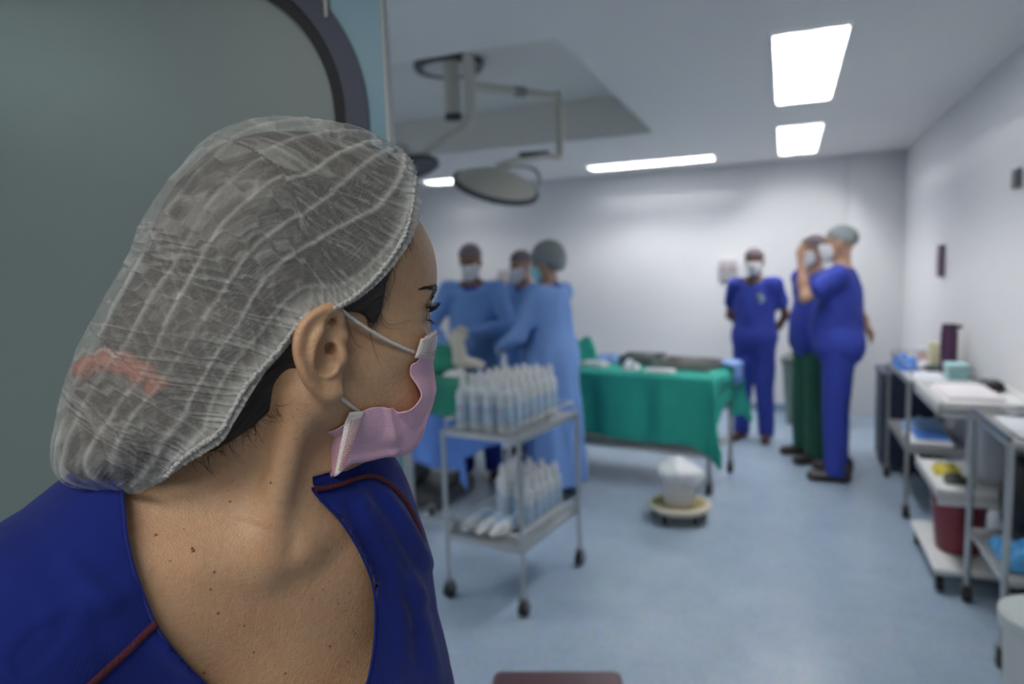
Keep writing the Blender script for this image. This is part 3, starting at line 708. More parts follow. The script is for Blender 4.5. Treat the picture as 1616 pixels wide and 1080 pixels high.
uv = np.stack([hs-kk*hd+.0022*fbm(Q3*18+5,2), hd*.34+.010*wob, side*.1], 1)
cap_me = fmesh('cap', Vc, Fc, {'crease': crease, 'capuv': uv})
def cap_mat():
    m, t, b, o = nt('translucent nonwoven'); L_ = t.links.new
    at = t.nodes.new('ShaderNodeAttribute'); at.attribute_name = 'crease'; au = t.nodes.new('ShaderNodeAttribute'); au.attribute_name = 'capuv'
    tc = t.nodes.new('ShaderNodeTexCoord')
    def ridge_(sx, dist, p0, seed):
        mp = t.nodes.new('ShaderNodeMapping'); mp.inputs['Scale'].default_value = (sx,sx*.20,sx*.4); mp.inputs['Location'].default_value = (seed,seed*2,0); L_(au.outputs['Vector'], mp.inputs['Vector'])
        n = t.nodes.new('ShaderNodeTexNoise'); n.inputs['Scale'].default_value = 1; n.inputs['Detail'].default_value = 2.5; n.inputs['Roughness'].default_value = .45; n.inputs['Distortion'].default_value = dist; L_(mp.outputs[0], n.inputs['Vector'])
        a1 = t.nodes.new('ShaderNodeMath'); a1.operation = 'SUBTRACT'; a1.inputs[1].default_value = .5; L_(n.outputs['Fac'], a1.inputs[0])
        a2 = t.nodes.new('ShaderNodeMath'); a2.operation = 'ABSOLUTE'; L_(a1.outputs[0], a2.inputs[0])
        r = t.nodes.new('ShaderNodeValToRGB'); r.color_ramp.elements[0].color = (1,1,1,1); r.color_ramp.elements[1].color = (0,0,0,1); r.color_ramp.elements[0].position = 0; r.color_ramp.elements[1].position = p0; r.color_ramp.interpolation = 'EASE'; L_(a2.outputs[0], r.inputs[0]); return n, r
    n1, ra_ = ridge_(125, .25, .07, 3); n1b, rb_ = ridge_(270, .35, .10, 11)
    mk_ = t.nodes.new('ShaderNodeTexNoise'); mk_.inputs['Scale'].default_value = 45; L_(tc.outputs['Object'], mk_.inputs['Vector'])
    mkr = t.nodes.new('ShaderNodeValToRGB'); mkr.color_ramp.elements[0].position = .38; mkr.color_ramp.elements[1].position = .62; L_(mk_.outputs['Fac'], mkr.inputs[0])
    m5 = t.nodes.new('ShaderNodeMath'); m5.operation = 'MULTIPLY'; L_(rb_.outputs[0], m5.inputs[0]); L_(mkr.outputs[0], m5.inputs[1])
    m6 = t.nodes.new('ShaderNodeMath'); m6.operation = 'MULTIPLY_ADD'; L_(m5.outputs[0], m6.inputs[0]); m6.inputs[1].default_value = .6; L_(ra_.outputs[0], m6.inputs[2]); r1 = m6
    n2 = t.nodes.new('ShaderNodeTexNoise'); n2.inputs['Scale'].default_value = 700; n2.inputs['Detail'].default_value = 3; L_(tc.outputs['Object'], n2.inputs['Vector'])
    # opacity of the veil: thin single layer, thicker where cloth is folded
    ma = t.nodes.new('ShaderNodeMath'); ma.operation = 'MULTIPLY_ADD'; L_(at.outputs['Fac'], ma.inputs[0]); ma.inputs[1].default_value = .56; ma.inputs[2].default_value = .05
    mb = t.nodes.new('ShaderNodeMath'); mb.operation = 'MULTIPLY_ADD'; L_(r1.outputs[0], mb.inputs[0]); mb.inputs[1].default_value = .17; L_(ma.outputs[0], mb.inputs[2])
    mc = t.nodes.new('ShaderNodeMath'); mc.operation = 'MULTIPLY_ADD'; L_(n2.outputs['Fac'], mc.inputs[0]); mc.inputs[1].default_value = .30; L_(mb.outputs[0], mc.inputs[2]); mc.use_clamp = True
    df = t.nodes.new('ShaderNodeBsdfDiffuse'); df.inputs[0].default_value = (.66,.67,.645,1)
    tl = t.nodes.new('ShaderNodeBsdfTranslucent'); tl.inputs[0].default_value = (.6,.6,.58,1)
    mx = t.nodes.new('ShaderNodeMixShader'); mx.inputs[0].default_value = .25; L_(df.outputs[0], mx.inputs[1]); L_(tl.outputs[0], mx.inputs[2])
    tr = t.nodes.new('ShaderNodeBsdfTransparent'); mo = t.nodes.new('ShaderNodeMixShader'); L_(mc.outputs[0], mo.inputs[0]); L_(tr.outputs[0], mo.inputs[1]); L_(mx.outputs[0], mo.inputs[2])
    bp = t.nodes.new('ShaderNodeBump'); bp.inputs['Strength'].default_value = .6; bp.inputs['Distance'].default_value = .0015; L_(r1.outputs[0], bp.inputs['Height']); L_(bp.outputs['Normal'], df.inputs['Normal'])
    L_(mo.outputs[0], o.inputs['Surface']); return m
capm = cap_mat()
cap_o = link('bouffant_cap', cap_me, capm, W, world=True); tag(cap_o, 'translucent pleated white nonwoven cap')
# gathered elastic hem
hp = []; hh = []
hem_px = smooth_curve(HEM, 6)
for x, y in hem_px:
    p = march(x, y, cap_sdf, .0015); hp.append(p)
hp2 = [p for p in hp if p is not None]
V_, F_ = None, None
hb = MB(); k = len(hp2); pts = smooth_curve(hp2, 5); s_ = np.arange(len(pts)); rad = .0011+.0004*np.abs(np.sin(s_*1.1+np.sin(s_*.31)*2))+.0002*np.sin(s_*.77)
pts = pts+.6*np.stack([.0006*np.sin(s_*1.3), .0006*np.sin(s_*2.1+1), .0010*np.sin(s_*.9+2)],1)
hb.tube(pts, rad, 9)
hm = P('gathered hem', (.55,.55,.53), .9, bump=.6, bscale=500)
hb.build('elastic_hem', hm, cap_o, world=True)
# ---- hair
hairm, t_, b_, o_ = nt('dark brown hair'); b_.inputs['Roughness'].default_value = .42
au = t_.nodes.new('ShaderNodeAttribute'); au.attribute_name = 'strand'; mp = t_.nodes.new('ShaderNodeMapping'); mp.inputs['Scale'].default_value = (900,40,40); t_.links.new(au.outputs['Vector'], mp.inputs['Vector'])
nz = t_.nodes.new('ShaderNodeTexNoise'); nz.inputs['Scale'].default_value = 1; nz.inputs['Detail'].default_value = 5; t_.links.new(mp.outputs[0], nz.inputs['Vector'])
cr = t_.nodes.new('ShaderNodeValToRGB'); cr.color_ramp.elements[0].color = (.006,.0045,.004,1); cr.color_ramp.elements[1].color = (.055,.034,.022,1); cr.color_ramp.elements[0].position=.35; cr.color_ramp.elements[1].position=.75
t_.links.new(nz.outputs['Fac'], cr.inputs[0]); t_.links.new(cr.outputs[0], b_.inputs['Base Color'])
bp = t_.nodes.new('ShaderNodeBump'); bp.inputs['Strength'].default_value=.7; bp.inputs['Distance'].default_value=.002; t_.links.new(nz.outputs['Fac'], bp.inputs['Height']); t_.links.new(bp.outputs['Normal'], b_.inputs['Normal'])
MATS['hair'] = hairm
TEMPLE = [(700,250),(662,340),(655,370),(641,388),(628,402),(618,425),(608,446),(605,470),(602,492),(596,505),(585,512),(578,500),(566,494),(548,492),(530,500),(500,560),(455,640),(400,690),(335,740),(270,790),(100,900),(0,500),(300,100)]
hl2 = np.array([pl(x,y,-.070)[[0,2]] for x,y in TEMPLE])
def hair_f(p):
    q = h2(p); shell = head_sdf(p)-(.0035+.0012*vnoise(q*[60,60,20])); shell = su(shell, rc(p, hw(-.05,0,-.02), hw(-.045,0,-.07), .052,.045), .02)
    inner = cap_sdf(p)+.007+.003*vnoise(q*30)
    h_, _, _ = hemfield(q[:,[0,2]])
    inner = np.maximum(inner, -h_+.004)
    d = su(shell, inner, .012)
    return np.maximum(d, poly_sdf(q[:,[0,2]], hl2)*.7)
Vh, Fh = nets(hair_f, lo, hi, FAST and .003 or .002, slack=2.5); Vh = relax(Vh, Fh, 2); qh = h2(Vh)
hd_, hs_, _ = hemfield(qh[:,[0,2]])
hair_o = link('hair', fmesh('hair', Vh, Fh, {'strand': np.stack([hd_*.7-hs_*.15+.002*fbm(qh*25), hs_, qh[:,1]],1)}), hairm, W, world=True)
# loose strands at the temple and nape
STR = []
def strand(pxs, r=.00022, off=.0009): STR.append((smooth_curve(pxs, 5), r, off))
for (a, b_, c_) in (((600,470),(606,515),(640,518)),((598,480),(612,512),(650,505)),((578,500),(590,550),(600,575)),((612,420),(610,470),(585,520)),((618,410),(622,440),(612,475)),((545,500),(560,540),(575,548)),((640,385),(628,410),(622,450)),((630,395),(618,430),(612,490))):
    strand([a,b_,c_])
for k in range(150):
    u = random.random(); i = int(2+u*8); a = np.array(TEMPLE[i], float)*(1-(u*8)%1)+np.array(TEMPLE[i+1], float)*((u*8)%1)
    a = a+[-4,0]; L_ = random.uniform(8,26); dr = np.array([random.uniform(-.25,.55), random.uniform(.5,1)]); strand([a-dr*6, a+dr*L_*.4, a+dr*L_+[random.uniform(-6,3),0]], .00016, .0022)
for k in range(60):
    u = random.random(); a = np.array([440,640])*(1-u)+np.array([300,735])*u+[random.uniform(-8,8),random.uniform(-6,6)]
    dr = np.array([random.uniform(.1,.7), random.uniform(-.1,.9)]); L_ = random.uniform(14,46); strand([a, a+dr*L_*.5+[0,3], a+dr*L_+[random.uniform(-6,6),0]], .00017, .0006)
st = MB()
for off_ in sorted({q[2] for q in STR}):
    grp = [q for q in STR if q[2] == off_]; pa, ok = marchN(np.concatenate([q[0] for q in grp]), body_sdf, off_); i0 = 0
    for c_, r_, _ in grp:
        k = ok[i0:i0+len(c_)]; pp = pa[i0:i0+len(c_)][k]; i0 += len(c_)
        if len(pp) > 3: st.tube(pp, np.linspace(r_, r_*.35, len(pp)), 4)
tag(st.build('loose_strands', hair_blk, hair_o, world=True), kind='stuff')
# scrunchie seen through the cap
sc_ = MB(); pa, ok = marchN(smooth_curve([(118,600),(140,584),(165,572),(190,574),(215,584),(240,600),(256,618)],5), cap_sdf, -.010); pa = pa[ok]
sc_.tube(pa, [.0085+.0012*math.sin(k*1.1) for k in range(len(pa))], 10)
sc_.build('scrunchie', P('salmon scrunchie', (.30,.085,.05), .8, bump=.5, bscale=200), W, world=True)
# ---- scrub top of the woman
def scrub_f(p):
    q = t2(p); d = su(torso_sdf(p), rc(p, tw(-.035,-.085,.06), tw(-.12,-.075,.0), .042, .042), .04)
    d = su(d, rc(p, tw(.03,-.09,.05), tw(.080,-.08,-.010), .037, .038), .04)
    for nm, (a, b_, c_) in ARMS.items(): d = su(d, rc(p, a, a*.25+b_*.75, .056 if nm == 'R' else .050, .064 if nm == 'R' else .054), .04)
    d = su(d, rc(p, tw(0,-.09,-.2), tw(0,-.09,-.6), .135, .16), .06)
    nf = .0035*np.maximum(0, vnoise(np.stack([q[:,0]*26+q[:,2]*9, q[:,1]*8, q[:,2]*5],1)))
    d = su(d, chain(p, [tw(.030,-.040,.030), tw(.050,-.062,.034), tw(.085,-.075,.0)], [.030,.040,.040]), .02)
    return d-.0080-nf
lo = np.minimum.reduce([SJR,SJL,NO])-[.13,.13,.62]; hi = np.maximum.reduce([SJR,SJL,NO])+[.13,.13,.16]
Vs, Fs = nets(scrub_f, lo, hi, FAST and .004 or .0025); Vs = relax(Vs, Fs, 2); qs = t2(Vs)
px = proj(Vs); inp = poly_sdf(px, NPOLY)
# tailored cuts: neckline, sleeve ends, hem
front = qs[:,1] > -.115
neckaxis = np.linalg.norm((Vs-tw(-.005,-.085,.05))[:,:2], axis=1)
cutn = np.where(front, inp, 1.0)
cutb = np.where(~front, np.where(qs[:,2] > np.where(qs[:,0] > 0, .075, .05), -1.0, 1.0), 1.0)
cut = np.minimum(cutn/1.0, cutb)
for nm, (a, b_, c_) in ARMS.items():
    e = b_-a; t = ((Vs-a)@e)/(e@e); near = np.linalg.norm(Vs-a-np.clip(t,0,1)[:,None]*e,axis=1) < .1
    cut = np.where((t > .70) & near & (np.abs(qs[:,0]) > .11), -1, cut)
cut = np.where(qs[:,2] < -.58, -1, cut)
kf = (cut[Fs] > 0).sum(1) >= 2; Fs = Fs[kf]
pullm = (inp < 0) & front & (cut < 0) & (qs[:,2] < .2)
use = np.zeros(len(Vs), bool); use[Fs.ravel()] = True; pullm &= use
for i in np.argwhere(pullm).ravel():
    j = np.argmin(((NECKC-px[i])**2).sum(1)); 
    if np.linalg.norm(NECKC[j]-px[i]) < 22:
        dpt = -((Vs[i]-CP)@CR)[2]; 
        a = NECKC[max(j-1,0)]; b_ = NECKC[min(j+1,len(NECKC)-1)]; e = b_-a; tt_ = np.clip(((px[i]-a)@e)/(e@e+1e-9),0,1); nx = a+tt_*e
        Vs[i] = D(nx[0], nx[1], dpt)
# drape folds
def fold(V_, pa, pb, amp, wd):
    pr = proj(V_); a = np.array(pa,float); b_ = np.array(pb,float); e = b_-a; t = np.clip(((pr-a)@e)/(e@e),0,1); d_ = np.linalg.norm(pr-a-t[:,None]*e+np.stack([0*t,0*t],1),axis=1)
    return amp*np.exp(-(d_/wd)**2)*np.sin(np.clip(t,.0,1)*math.pi)**.6
fl = np.zeros(len(Vs))
for a, b_, am, wd in (((520,785),(640,1000),.004,13),((560,775),(668,960),.005,14),((600,770),(680,900),.0045,12),((540,800),(620,960),-.003,9),((575,800),(650,930),-.003,8),((612,880),(640,1060),.003,14),((640,900),(690,1080),.004,14),((230,1000),(330,1080),.002,16),((60,980),(230,930),.0025,26),((20,1060),(120,960),-.002,20),((90,880),(190,960),.002,20)):
    fl += fold(Vs, a, b_, am*1.9, wd)
fl = np.maximum(fl, -.0015)*(qs[:,1] > -.13)
Vs = Vs+vnormals(Vs, Fs)*(fl+.0008*fbm(qs*35,3))[:,None]
sm, t_, b_, o_ = nt('royal blue scrub cloth'); b_.inputs['Roughness'].default_value = .85; b_.inputs['Specular IOR Level'].default_value=.2; b_.inputs['Sheen Weight'].default_value = .12
tc = t_.nodes.new('ShaderNodeTexCoord'); w1 = t_.nodes.new('ShaderNodeTexWave'); w1.inputs['Scale'].default_value = 420; w1.inputs['Distortion'].default_value = 1.5; w2 = t_.nodes.new('ShaderNodeTexWave'); w2.bands_direction = 'Z'; w2.inputs['Scale'].default_value = 420; w2.inputs['Distortion'].default_value = 1.5
nz = t_.nodes.new('ShaderNodeTexNoise'); nz.inputs['Scale'].default_value = 7; nz.inputs['Detail'].default_value = 5
for n_1 in (w1,w2,nz): t_.links.new(tc.outputs['Object'], n_1.inputs['Vector'])
ad = t_.nodes.new('ShaderNodeMath'); t_.links.new(w1.outputs['Fac'], ad.inputs[0]); t_.links.new(w2.outputs['Fac'], ad.inputs[1])
bp = t_.nodes.new('ShaderNodeBump'); bp.inputs['Strength'].default_value = .25; bp.inputs['Distance'].default_value = .0006; t_.links.new(ad.outputs[0], bp.inputs['Height']); t_.links.new(bp.outputs['Normal'], b_.inputs['Normal'])
cr = t_.nodes.new('ShaderNodeValToRGB'); cr.color_ramp.elements[0].color = (.0035,.011,.125,1); cr.color_ramp.elements[1].color = (.007,.021,.20,1); cr.color_ramp.elements[0].position=.3; cr.color_ramp.elements[1].position=.7
t_.links.new(nz.outputs['Fac'], cr.inputs[0]); t_.links.new(cr.outputs[0], b_.inputs['Base Color'])
scrub_o = link('scrub_top', fmesh('scrub', Vs, Fs), sm, W, world=True)
so = scrub_o.modifiers.new('thick', 'SOLIDIFY'); so.thickness = .0016; so.offset = -1
def scrub_at(x, y, off=.002):
    p = march(x, y, scrub_f, off); return p
def ribbon(name, pxs, width, th, mat, off=.0015, n=10):
    c_ = [scrub_at(x,y,off) for x,y in smooth_curve(pxs, n)]; c_ = np.array([p for p in c_ if p is not None]); m_ = MB()
    e = 1e-3; N_ = []
    for p in c_:
        d0 = scrub_f(p[None])[0]; g = np.array([scrub_f((p+np.eye(3)[i]*e)[None])[0]-d0 for i in range(3)]); N_.append(g/np.linalg.norm(g))
    N_ = np.array(N_); T_ = np.gradient(c_,axis=0); T_ /= np.linalg.norm(T_,axis=1)[:,None]; S_ = np.cross(N_,T_)
    ring = []
    for k in range(10):
        a = k/10*2*math.pi; ring.append(c_+S_*(width/2*math.cos(a))+N_*(th*math.sin(a)))
    G = np.stack(ring+[ring[0]], 1); m_.grid(G); return m_.build(name, mat, scrub_o, world=True)
mar = P('maroon piping', (.075,.006,.018), .7, bump=.5, bscale=700)
ribbon('piping', [(247,984),(225,1005),(200,1030),(172,1055),(140,1085),(100,1120)], .0052, .0013, mar)
ribbon('piping', [(496,772),(515,770),(540,764),(565,755),(590,752),(612,762),(630,778),(646,800),(658,826),(668,856)], .0040, .0020, mar, .003)
# neckline facing: a rolled edge
ep = []
for x, y in NECKC[2:-1:1]:
    p = march(x, y, scrub_f, .0006); 
    if p is not None: ep.append(p)
MB().tube(smooth_curve(ep,2), .0011, 6).build('neckline_edge', sm, scrub_o, world=True)
# ---- trousers and shoes (below the picture)
hipc = tw(0,-.09,-.52)
def trous_f(p):
    q = t2(p); z0 = NO[2]
    d = rc(p, tw(-.05,-.09,-.50), tw(.05,-.09,-.50), .128)
    for s_ in (-1,1): d = su(d, chain(p, [tw(.085*s_,-.09,-.58), tw(.09*s_,-.085,-.88), np.array([*tw(.09*s_,-.095,0)[:2],.09])], [.095,.072,.06]), .03)
    d = d-.004*vnoise(q*[18,18,7])
    return np.maximum(d, np.maximum(p[:,2]-(z0-.45), .05-p[:,2]))
lo = tw(0,-.09,-.5)-[.24,.24,.9]; lo[2] = .02; hi = tw(0,-.09,-.4)+[.24,.24,.05]
sdfobj('scrub_trousers', trous_f, lo, hi, .009, sm, W)
def shoes_f(p):
    d = None
    for s_ in (-1,1):
        a = np.array([*tw(.09*s_,-.11,0)[:2],.045]); b_ = np.array([*tw(.10*s_,.06,0)[:2],.035]); e = su(rc(p, a, b_, .042,.036), rc(p, a, a+[0,0,.05], .04,.04), .02); d = e if d is None else np.minimum(d,e)
    return np.maximum(d, .002-p[:,2])
lo = tw(0,-.02,0)-[.28,.28,9]; hi = tw(0,-.02,0)+[.28,.28,0]; lo[2] = -.01; hi[2] = .16
sdfobj('shoes', shoes_f, lo, hi, .006, P('white clog', (.6,.6,.6), .4), W)
# ---- mask
ROWS = [((646,534),(662,531),(677,530)),((643.5,559),(661,557),(680,555)),((644,573),(664,573),(682.5,574)),((648,592),(668,594),(685,595)),
 ((658,608),(674,611),(686.5,612)),((664,623),(675,626),(682.5,626)),((656,637),(667,643),(678,641)),((646,645),(658,657),(671,658)),((636,648),(650,668),(661,677)),((627,651),(641,680),(647,691)),
 ((621,644),(629,690),(633,706)),((612,644),(620,690),(621,717)),((596,641),(604,690),(602,722)),((578,640),(585,690),(575,729)),((568,642),(567,690),(558,731)),((562,643),(556,692),(547,736)),((548,647),(541,700),(527,751))]
MG = []
for i, (a, m_, b_) in enumerate(ROWS):
    v = i/(len(ROWS)-1)
    ln = -.052-.008*math.sin(min(v*2,1)*1.5) if i < 10 else -.060
    lm = -.044 if i < 10 else -.050; ls = -.020-.012*v
    A = pl(*a, ln if i > 1 else -.046); Bm = pl(*m_, lm); Cc = pl(*b_, ls)
    row = [A, (A*.5+Bm*.5)*1.0, Bm, Bm*.5+Cc*.5+np.array([0,-.001,0]), Cc]
    lf = [0,0,0,0,.001,.002,.003,.004,.0055,0,.0,.003,.001,0,0,.0005,0][i]
    row = [q-np.array([0,lf,0]) for q in row]
    MG.append(row)
MG = np.array(MG)
pe = (MG[-1]-MG[-2]); MG = np.concatenate([MG, MG[-1:]+[[[-.006,.018,-.008]]*5]])       # tucks under the chin
mir = MG[:, ::-1].copy(); mir[:,:,1] *= -1; G = np.concatenate([MG, mir], 1)
# resample finely
def resample(G, ku, kv):
    A = np.array([smooth_curve(r, ku) for r in G]); return np.array([smooth_curve(A[:,j], kv) for j in range(A.shape[1])]).transpose(1,0,2)
GF = resample(G, 6, 5)
nv, nu = GF.shape[:2]
vv = np.arange(nv)/(nv-1)
for i in range(nv):
    for_ = GF[i]
GW = wv(GF.reshape(-1,3))
for _ in range(3):
    d = head_sdf(GW); e = 1e-4; g = np.stack([head_sdf(GW+np.eye(3)[i]*e)-d for i in range(3)],1)/e; g /= np.linalg.norm(g,axis=1)[:,None]+1e-9
    m_ = d < .0032; GW[m_] += g[m_]*(.0032-d[m_])[:,None]
# pleat steps
idx = np.arange(nv)[:,None]*np.ones(nu); nrm = None
fq = [(i*nu+j,(i+1)*nu+j,(i+1)*nu+j+1,i*nu+j+1) for i in range(nv-1) for j in range(nu-1)]
mk = MB(); mk.add(GW, fq)
me_ = bpy.data.meshes.new('mask'); me_.from_pydata(GW.tolist(), [], fq); me_.update()
uvv = np.stack([np.tile(np.arange(nu)/(nu-1), nv), np.repeat(vv, nu), np.zeros(nv*nu)],1)
at = me_.attributes.new('muv','FLOAT_VECTOR','POINT'); at.data.foreach_set('vector', uvv.astype(np.float32).ravel())
pm = P('pink mask cloth', (.88,.52,.67), .85, bump=.35, bscale=900, var=.05, vscale=60, sss=.1)
mask_o = link('face_mask', me_, pm, W, world=True); tag(mask_o, 'pink pleated surgical mask with white bindings')
ms = mask_o.modifiers.new('sub','SUBSURF'); ms.levels = 1; ms.render_levels = 1
ms = mask_o.modifiers.new('thick','SOLIDIFY'); ms.thickness = .0009; ms.offset = 0
# white bindings lie over the edges
wm = P('white binding', (.80,.74,.73), .85, bump=.4, bscale=900); dotm = P('embossed dot', (.50,.20,.24), .8)
def clearp(p, c=.0050):
    w_ = wv(p)[None]
    for _ in range(3):
        d = head_sdf(w_)[0]
        if d < c:
            g = np.array([head_sdf(w_+np.eye(3)[i]*1e-4)[0] for i in range(3)])-d; g /= np.linalg.norm(g)+1e-9; w_ = w_+g*(c-d)
    return h2(w_[0])
def patch(name, quad_px, l, nx, ny, lift, mat, parent, dots=None):
    (a,b_,c_,d_) = [pl(*q, l_) for q, l_ in zip(quad_px, l)]; m_ = MB(); G_ = []
    for i in range(ny+1):
        v = i/ny; r = []
        for j in range(nx+1):
            u = j/nx; p = (a*(1-u)+b_*u)*(1-v)+(d_*(1-u)+c_*u)*v; p = p+np.array([0,-lift-.0012*math.sin(u*math.pi),0]); r.append(wv(clearp(p)))
        G_.append(r)
    m_.grid(G_); o = m_.build(name, mat, parent, world=True); s = o.modifiers.new('t','SOLIDIFY'); s.thickness = .0006; s.offset = 1
    if dots:
        dm = MB()
        for (u0,v0,u1,v1,n) in dots:
            for k in range(n):
                t = (k+.5)/n; u = u0+(u1-u0)*t; v = v0+(v1-v0)*t; p = (a*(1-u)+b_*u)*(1-v)+(d_*(1-u)+c_*u)*v+np.array([0,-lift-.0012*math.sin(u*math.pi)-.0008,0]); p = clearp(p, .0058); du = (b_-a); du /= np.linalg.norm(du)
                cw = wv(p); dd = HM@du*.00062; dz = UP*.00034; dl = -HL*.00018
                dm.add([cw-dd-dz+dl, cw+dd-dz+dl, cw+dd+dz+dl, cw-dd+dz+dl, cw-dd-dz-dl, cw+dd-dz-dl, cw+dd+dz-dl, cw-dd+dz-dl], [(0,1,2,3),(4,7,6,5),(0,4,5,1),(1,5,6,2),(2,6,7,3),(3,7,4,0)])
        dm.build('embossed_dots', dotm, o, world=True)
    return o
patch('top_binding', [(645,533),(678.5,529.5),(681,556),(643,560)], [-.050,-.022,-.022,-.054], 10, 6, .0018, wm, mask_o, [(.04,.12,.96,.12,16),(.1,.86,.96,.86,13),(.15,.72,.9,.72,11),(.25,.2,.25,.8,7),(.33,.25,.33,.8,7)])
patch('side_binding', [(547,646),(574,649),(541,741),(526,752)], [-.0660,-.0665,-.0625,-.0610], 8, 16, .0024, wm, mask_o, [(.34,.14,.34,.93,22),(.52,.12,.52,.93,22),(.70,.1,.70,.93,22),(.88,.1,.88,.93,22)])
# ear loops
def loop(pxl, r):
    pts = [wv(pl(x,y,l)) for x,y,l in pxl]; MB().tube(smooth_curve(pts, 8), r, 10).build('ear_loop', P('ear loop', (.80,.77,.72), .85, bump=.5, bscale=900), mask_o, world=True)
loop([(653,556,-.0575),(640,551,-.062),(618,541,-.068),(596,529,-.0725),(572,514,-.077),(552,500,-.079),(536,488,-.082),(527,484,-.079),(520,487,-.070)], .0014)
loop([(566,650,-.0645),(558,644,-.068),(547,635,-.073),(537,627,-.0765),(529,618,-.076),(520,606,-.070)], .0014)
# ---- moles on the neck and chest
mo = MB()
for x, y, r in ((305,870,.0013),(303,866,.001),(427,762,.0008),(363,792,.0008),(338,903,.0009),(246,845,.0011),(322,1062,.0010),(332,930,.0008),(450,1063,.0009),(385,988,.0007),(344,968,.0010),(400,1030,.0007),(268,886,.0006),(290,835,.0005),(520,1020,.0009),(560,1000,.0008),(548,1045,.0007)):
    p = march(x,y,body_sdf,0)
    if p is not None:
        m_ = bmesh.new(); bmesh.ops.create_uvsphere(m_, u_segments=10, v_segments=6, radius=r); mo.bm(m_, Matrix.Translation(p) @ Matrix.Scale(.5,4,Vector(TN)))
mo.build('moles', P('mole', (.22,.10,.06), .6), W, world=True)
# ------------------------------------------------------------------ people in the room
scrub_m = P('scrub cloth far', (.014,.032,.26), .85, bump=.3, bscale=14, var=.15, vscale=9)
gown_m = P('surgical gown blue', (.13,.27,.60), .8, bump=.3, bscale=12, var=.12, vscale=8)
gown_l = P('surgical gown pale blue', (.17,.31,.64), .8, bump=.3, bscale=12, var=.12, vscale=8)
green_t = P('green scrub cloth', (.008,.075,.045), .85, bump=.3, bscale=14, var=.15)
glove_m = P('latex glove', (.62,.57,.46), .6); maskw = P('white mask', (.75,.76,.78), .8); maskt = P('teal mask', (.30,.62,.72), .8)
capg = P('grey bouffant', (.22,.25,.26), .85, bump=.8, bscale=60, var=.2, vscale=70); capd = P('grey maroon cap', (.16,.13,.15), .85, bump=.8, bscale=60)
shoe_m = P('dark shoe', (.03,.022,.022), .5); shoe_r = P('brown shoe', (.06,.02,.018), .5)
def figure(label, loc, face, s=1.0, skin_c=(.30,.17,.11), top=scrub_m, legs=scrub_m, gown=None, cap=capg, capk='flat', mask=maskw, arms=None, gloves=False, shoes=shoe_m, head=(0,0), tone='a', belly=0, stance=0, badge=False, lean=0, feet=None):
    """face: world heading (radians) the figure faces, local +Y; arms: (elbow, wrist) for right (+X) and left (-X)"""
    t = thing('person', label, 'person', (loc[0], loc[1], 0), face-math.pi/2)
    sk = P('skin '+tone, skin_c, .5, var=.08, vscale=20, sss=.1)
    A_ = lambda *v: np.array(v)*s
    SH = [A_(.185,lean*.5,1.415), A_(-.185,lean*.5,1.415)]; HD = A_(0,.015+lean,1.615)
    if arms is None: arms = [((.25,-.08,1.13),(.10,-.17,.95)), ((-.25,-.08,1.13),(-.10,-.17,.93))]
    AR = [(SH[i], A_(*arms[i][0]), A_(*arms[i][1])) for i in (0,1)]
    hy, hp = head; Rh = _rz(hy) @ _rx(-hp)           # head turn, nod
    def hq(p): return (p-HD)@Rh/s
    def headf(p):
        q = hq(p); a = q.copy(); a[:,0] = np.abs(a[:,0])
        d = el(a, (0,-.012,.035), (.075,.095,.085)); d = su(d, el(a, (0,.02,-.03), (.058,.068,.075)), .03)
        d = su(d, rc(a, (.05,.0,-.055), (.015,.07,-.095), .018,.018), .03)
        d = su(d, rc(a, (0,.088,.02), (0,.108,-.018), .007,.011), .015); d = ss(d, el(a, (.033,.095,.012), (.018,.014,.011)), .012)
        d = su(d, el(a, (.078,-.012,-.008), (.010,.020,.032)), .006)
        return d*s
    def handf(p, el_, w_, i):
        hd = w_-el_; hd = hd/np.linalg.norm(hd); sx = 1 if i == 0 else -1
        nrm = np.cross(hd, [0,0,1.]); nrm = nrm/np.linalg.norm(nrm) if np.linalg.norm(nrm) > .1 else np.array([1.,0,0])
        sp = np.cross(hd, nrm); d = None
        for o_ in (-.016,.016):
            e = rc(p, w_+hd*.02*s+sp*o_*.6*s, w_+hd*.075*s+sp*o_*1.4*s, .017*s,.016*s); d = e if d is None else su(d,e,.015)
        for k,(o_,L_) in enumerate(((-.030,.060),(-.010,.075),(.010,.070),(.029,.055))):
            f0 = w_+hd*.075*s+sp*o_*s; f1 = f0+hd*L_*.5*s+nrm*.006*s; f2 = f0+hd*L_*.85*s+nrm*.022*s; d = su(d, chain(p,[f0,f1,f2],[.0095*s,.009*s,.0075*s]), .004)
        f0 = w_+hd*.03*s-sp*.022*s; d = su(d, chain(p,[f0,f0-sp*.022*s+hd*.025*s+nrm*.01*s,f0-sp*.028*s+hd*.055*s+nrm*.02*s],[.012*s,.010*s,.008*s]), .006)
        return d
    def armf(p, i, r0=.046, r1=.034, r2=.024):
        a, b_, c_ = AR[i]; return chain(p, [a, b_, b_*.55+c_*.45, c_], [r0*s, r1*s, (r1-.001)*s, r2*s], .03)
    def skinf(p):
        d = su(headf(p), rc(p, HD+A_(0,-.02,-.06), A_(0,-.01+lean*.4,1.44), .052*s,.058*s), .03)
        d = su(d, rc(p, A_(-.11,lean*.4,1.43), A_(.11,lean*.4,1.43), .045*s), .05)
        for i in (0,1):
            if gown is None or not gloves: d = su(d, armf(p,i), .03); d = su(d, handf(p, AR[i][1], AR[i][2], i), .015) if not gloves else d
        return d
    allp = np.array([HD+[.13,.13,.14], HD-[.13,.13,.14]]+[q for a in AR for q in a]); lo = allp.min(0)-.13; hi = allp.max(0)+.13
    R3 = np.array(Matrix.Rotation(face-math.pi/2,3,'Z'))
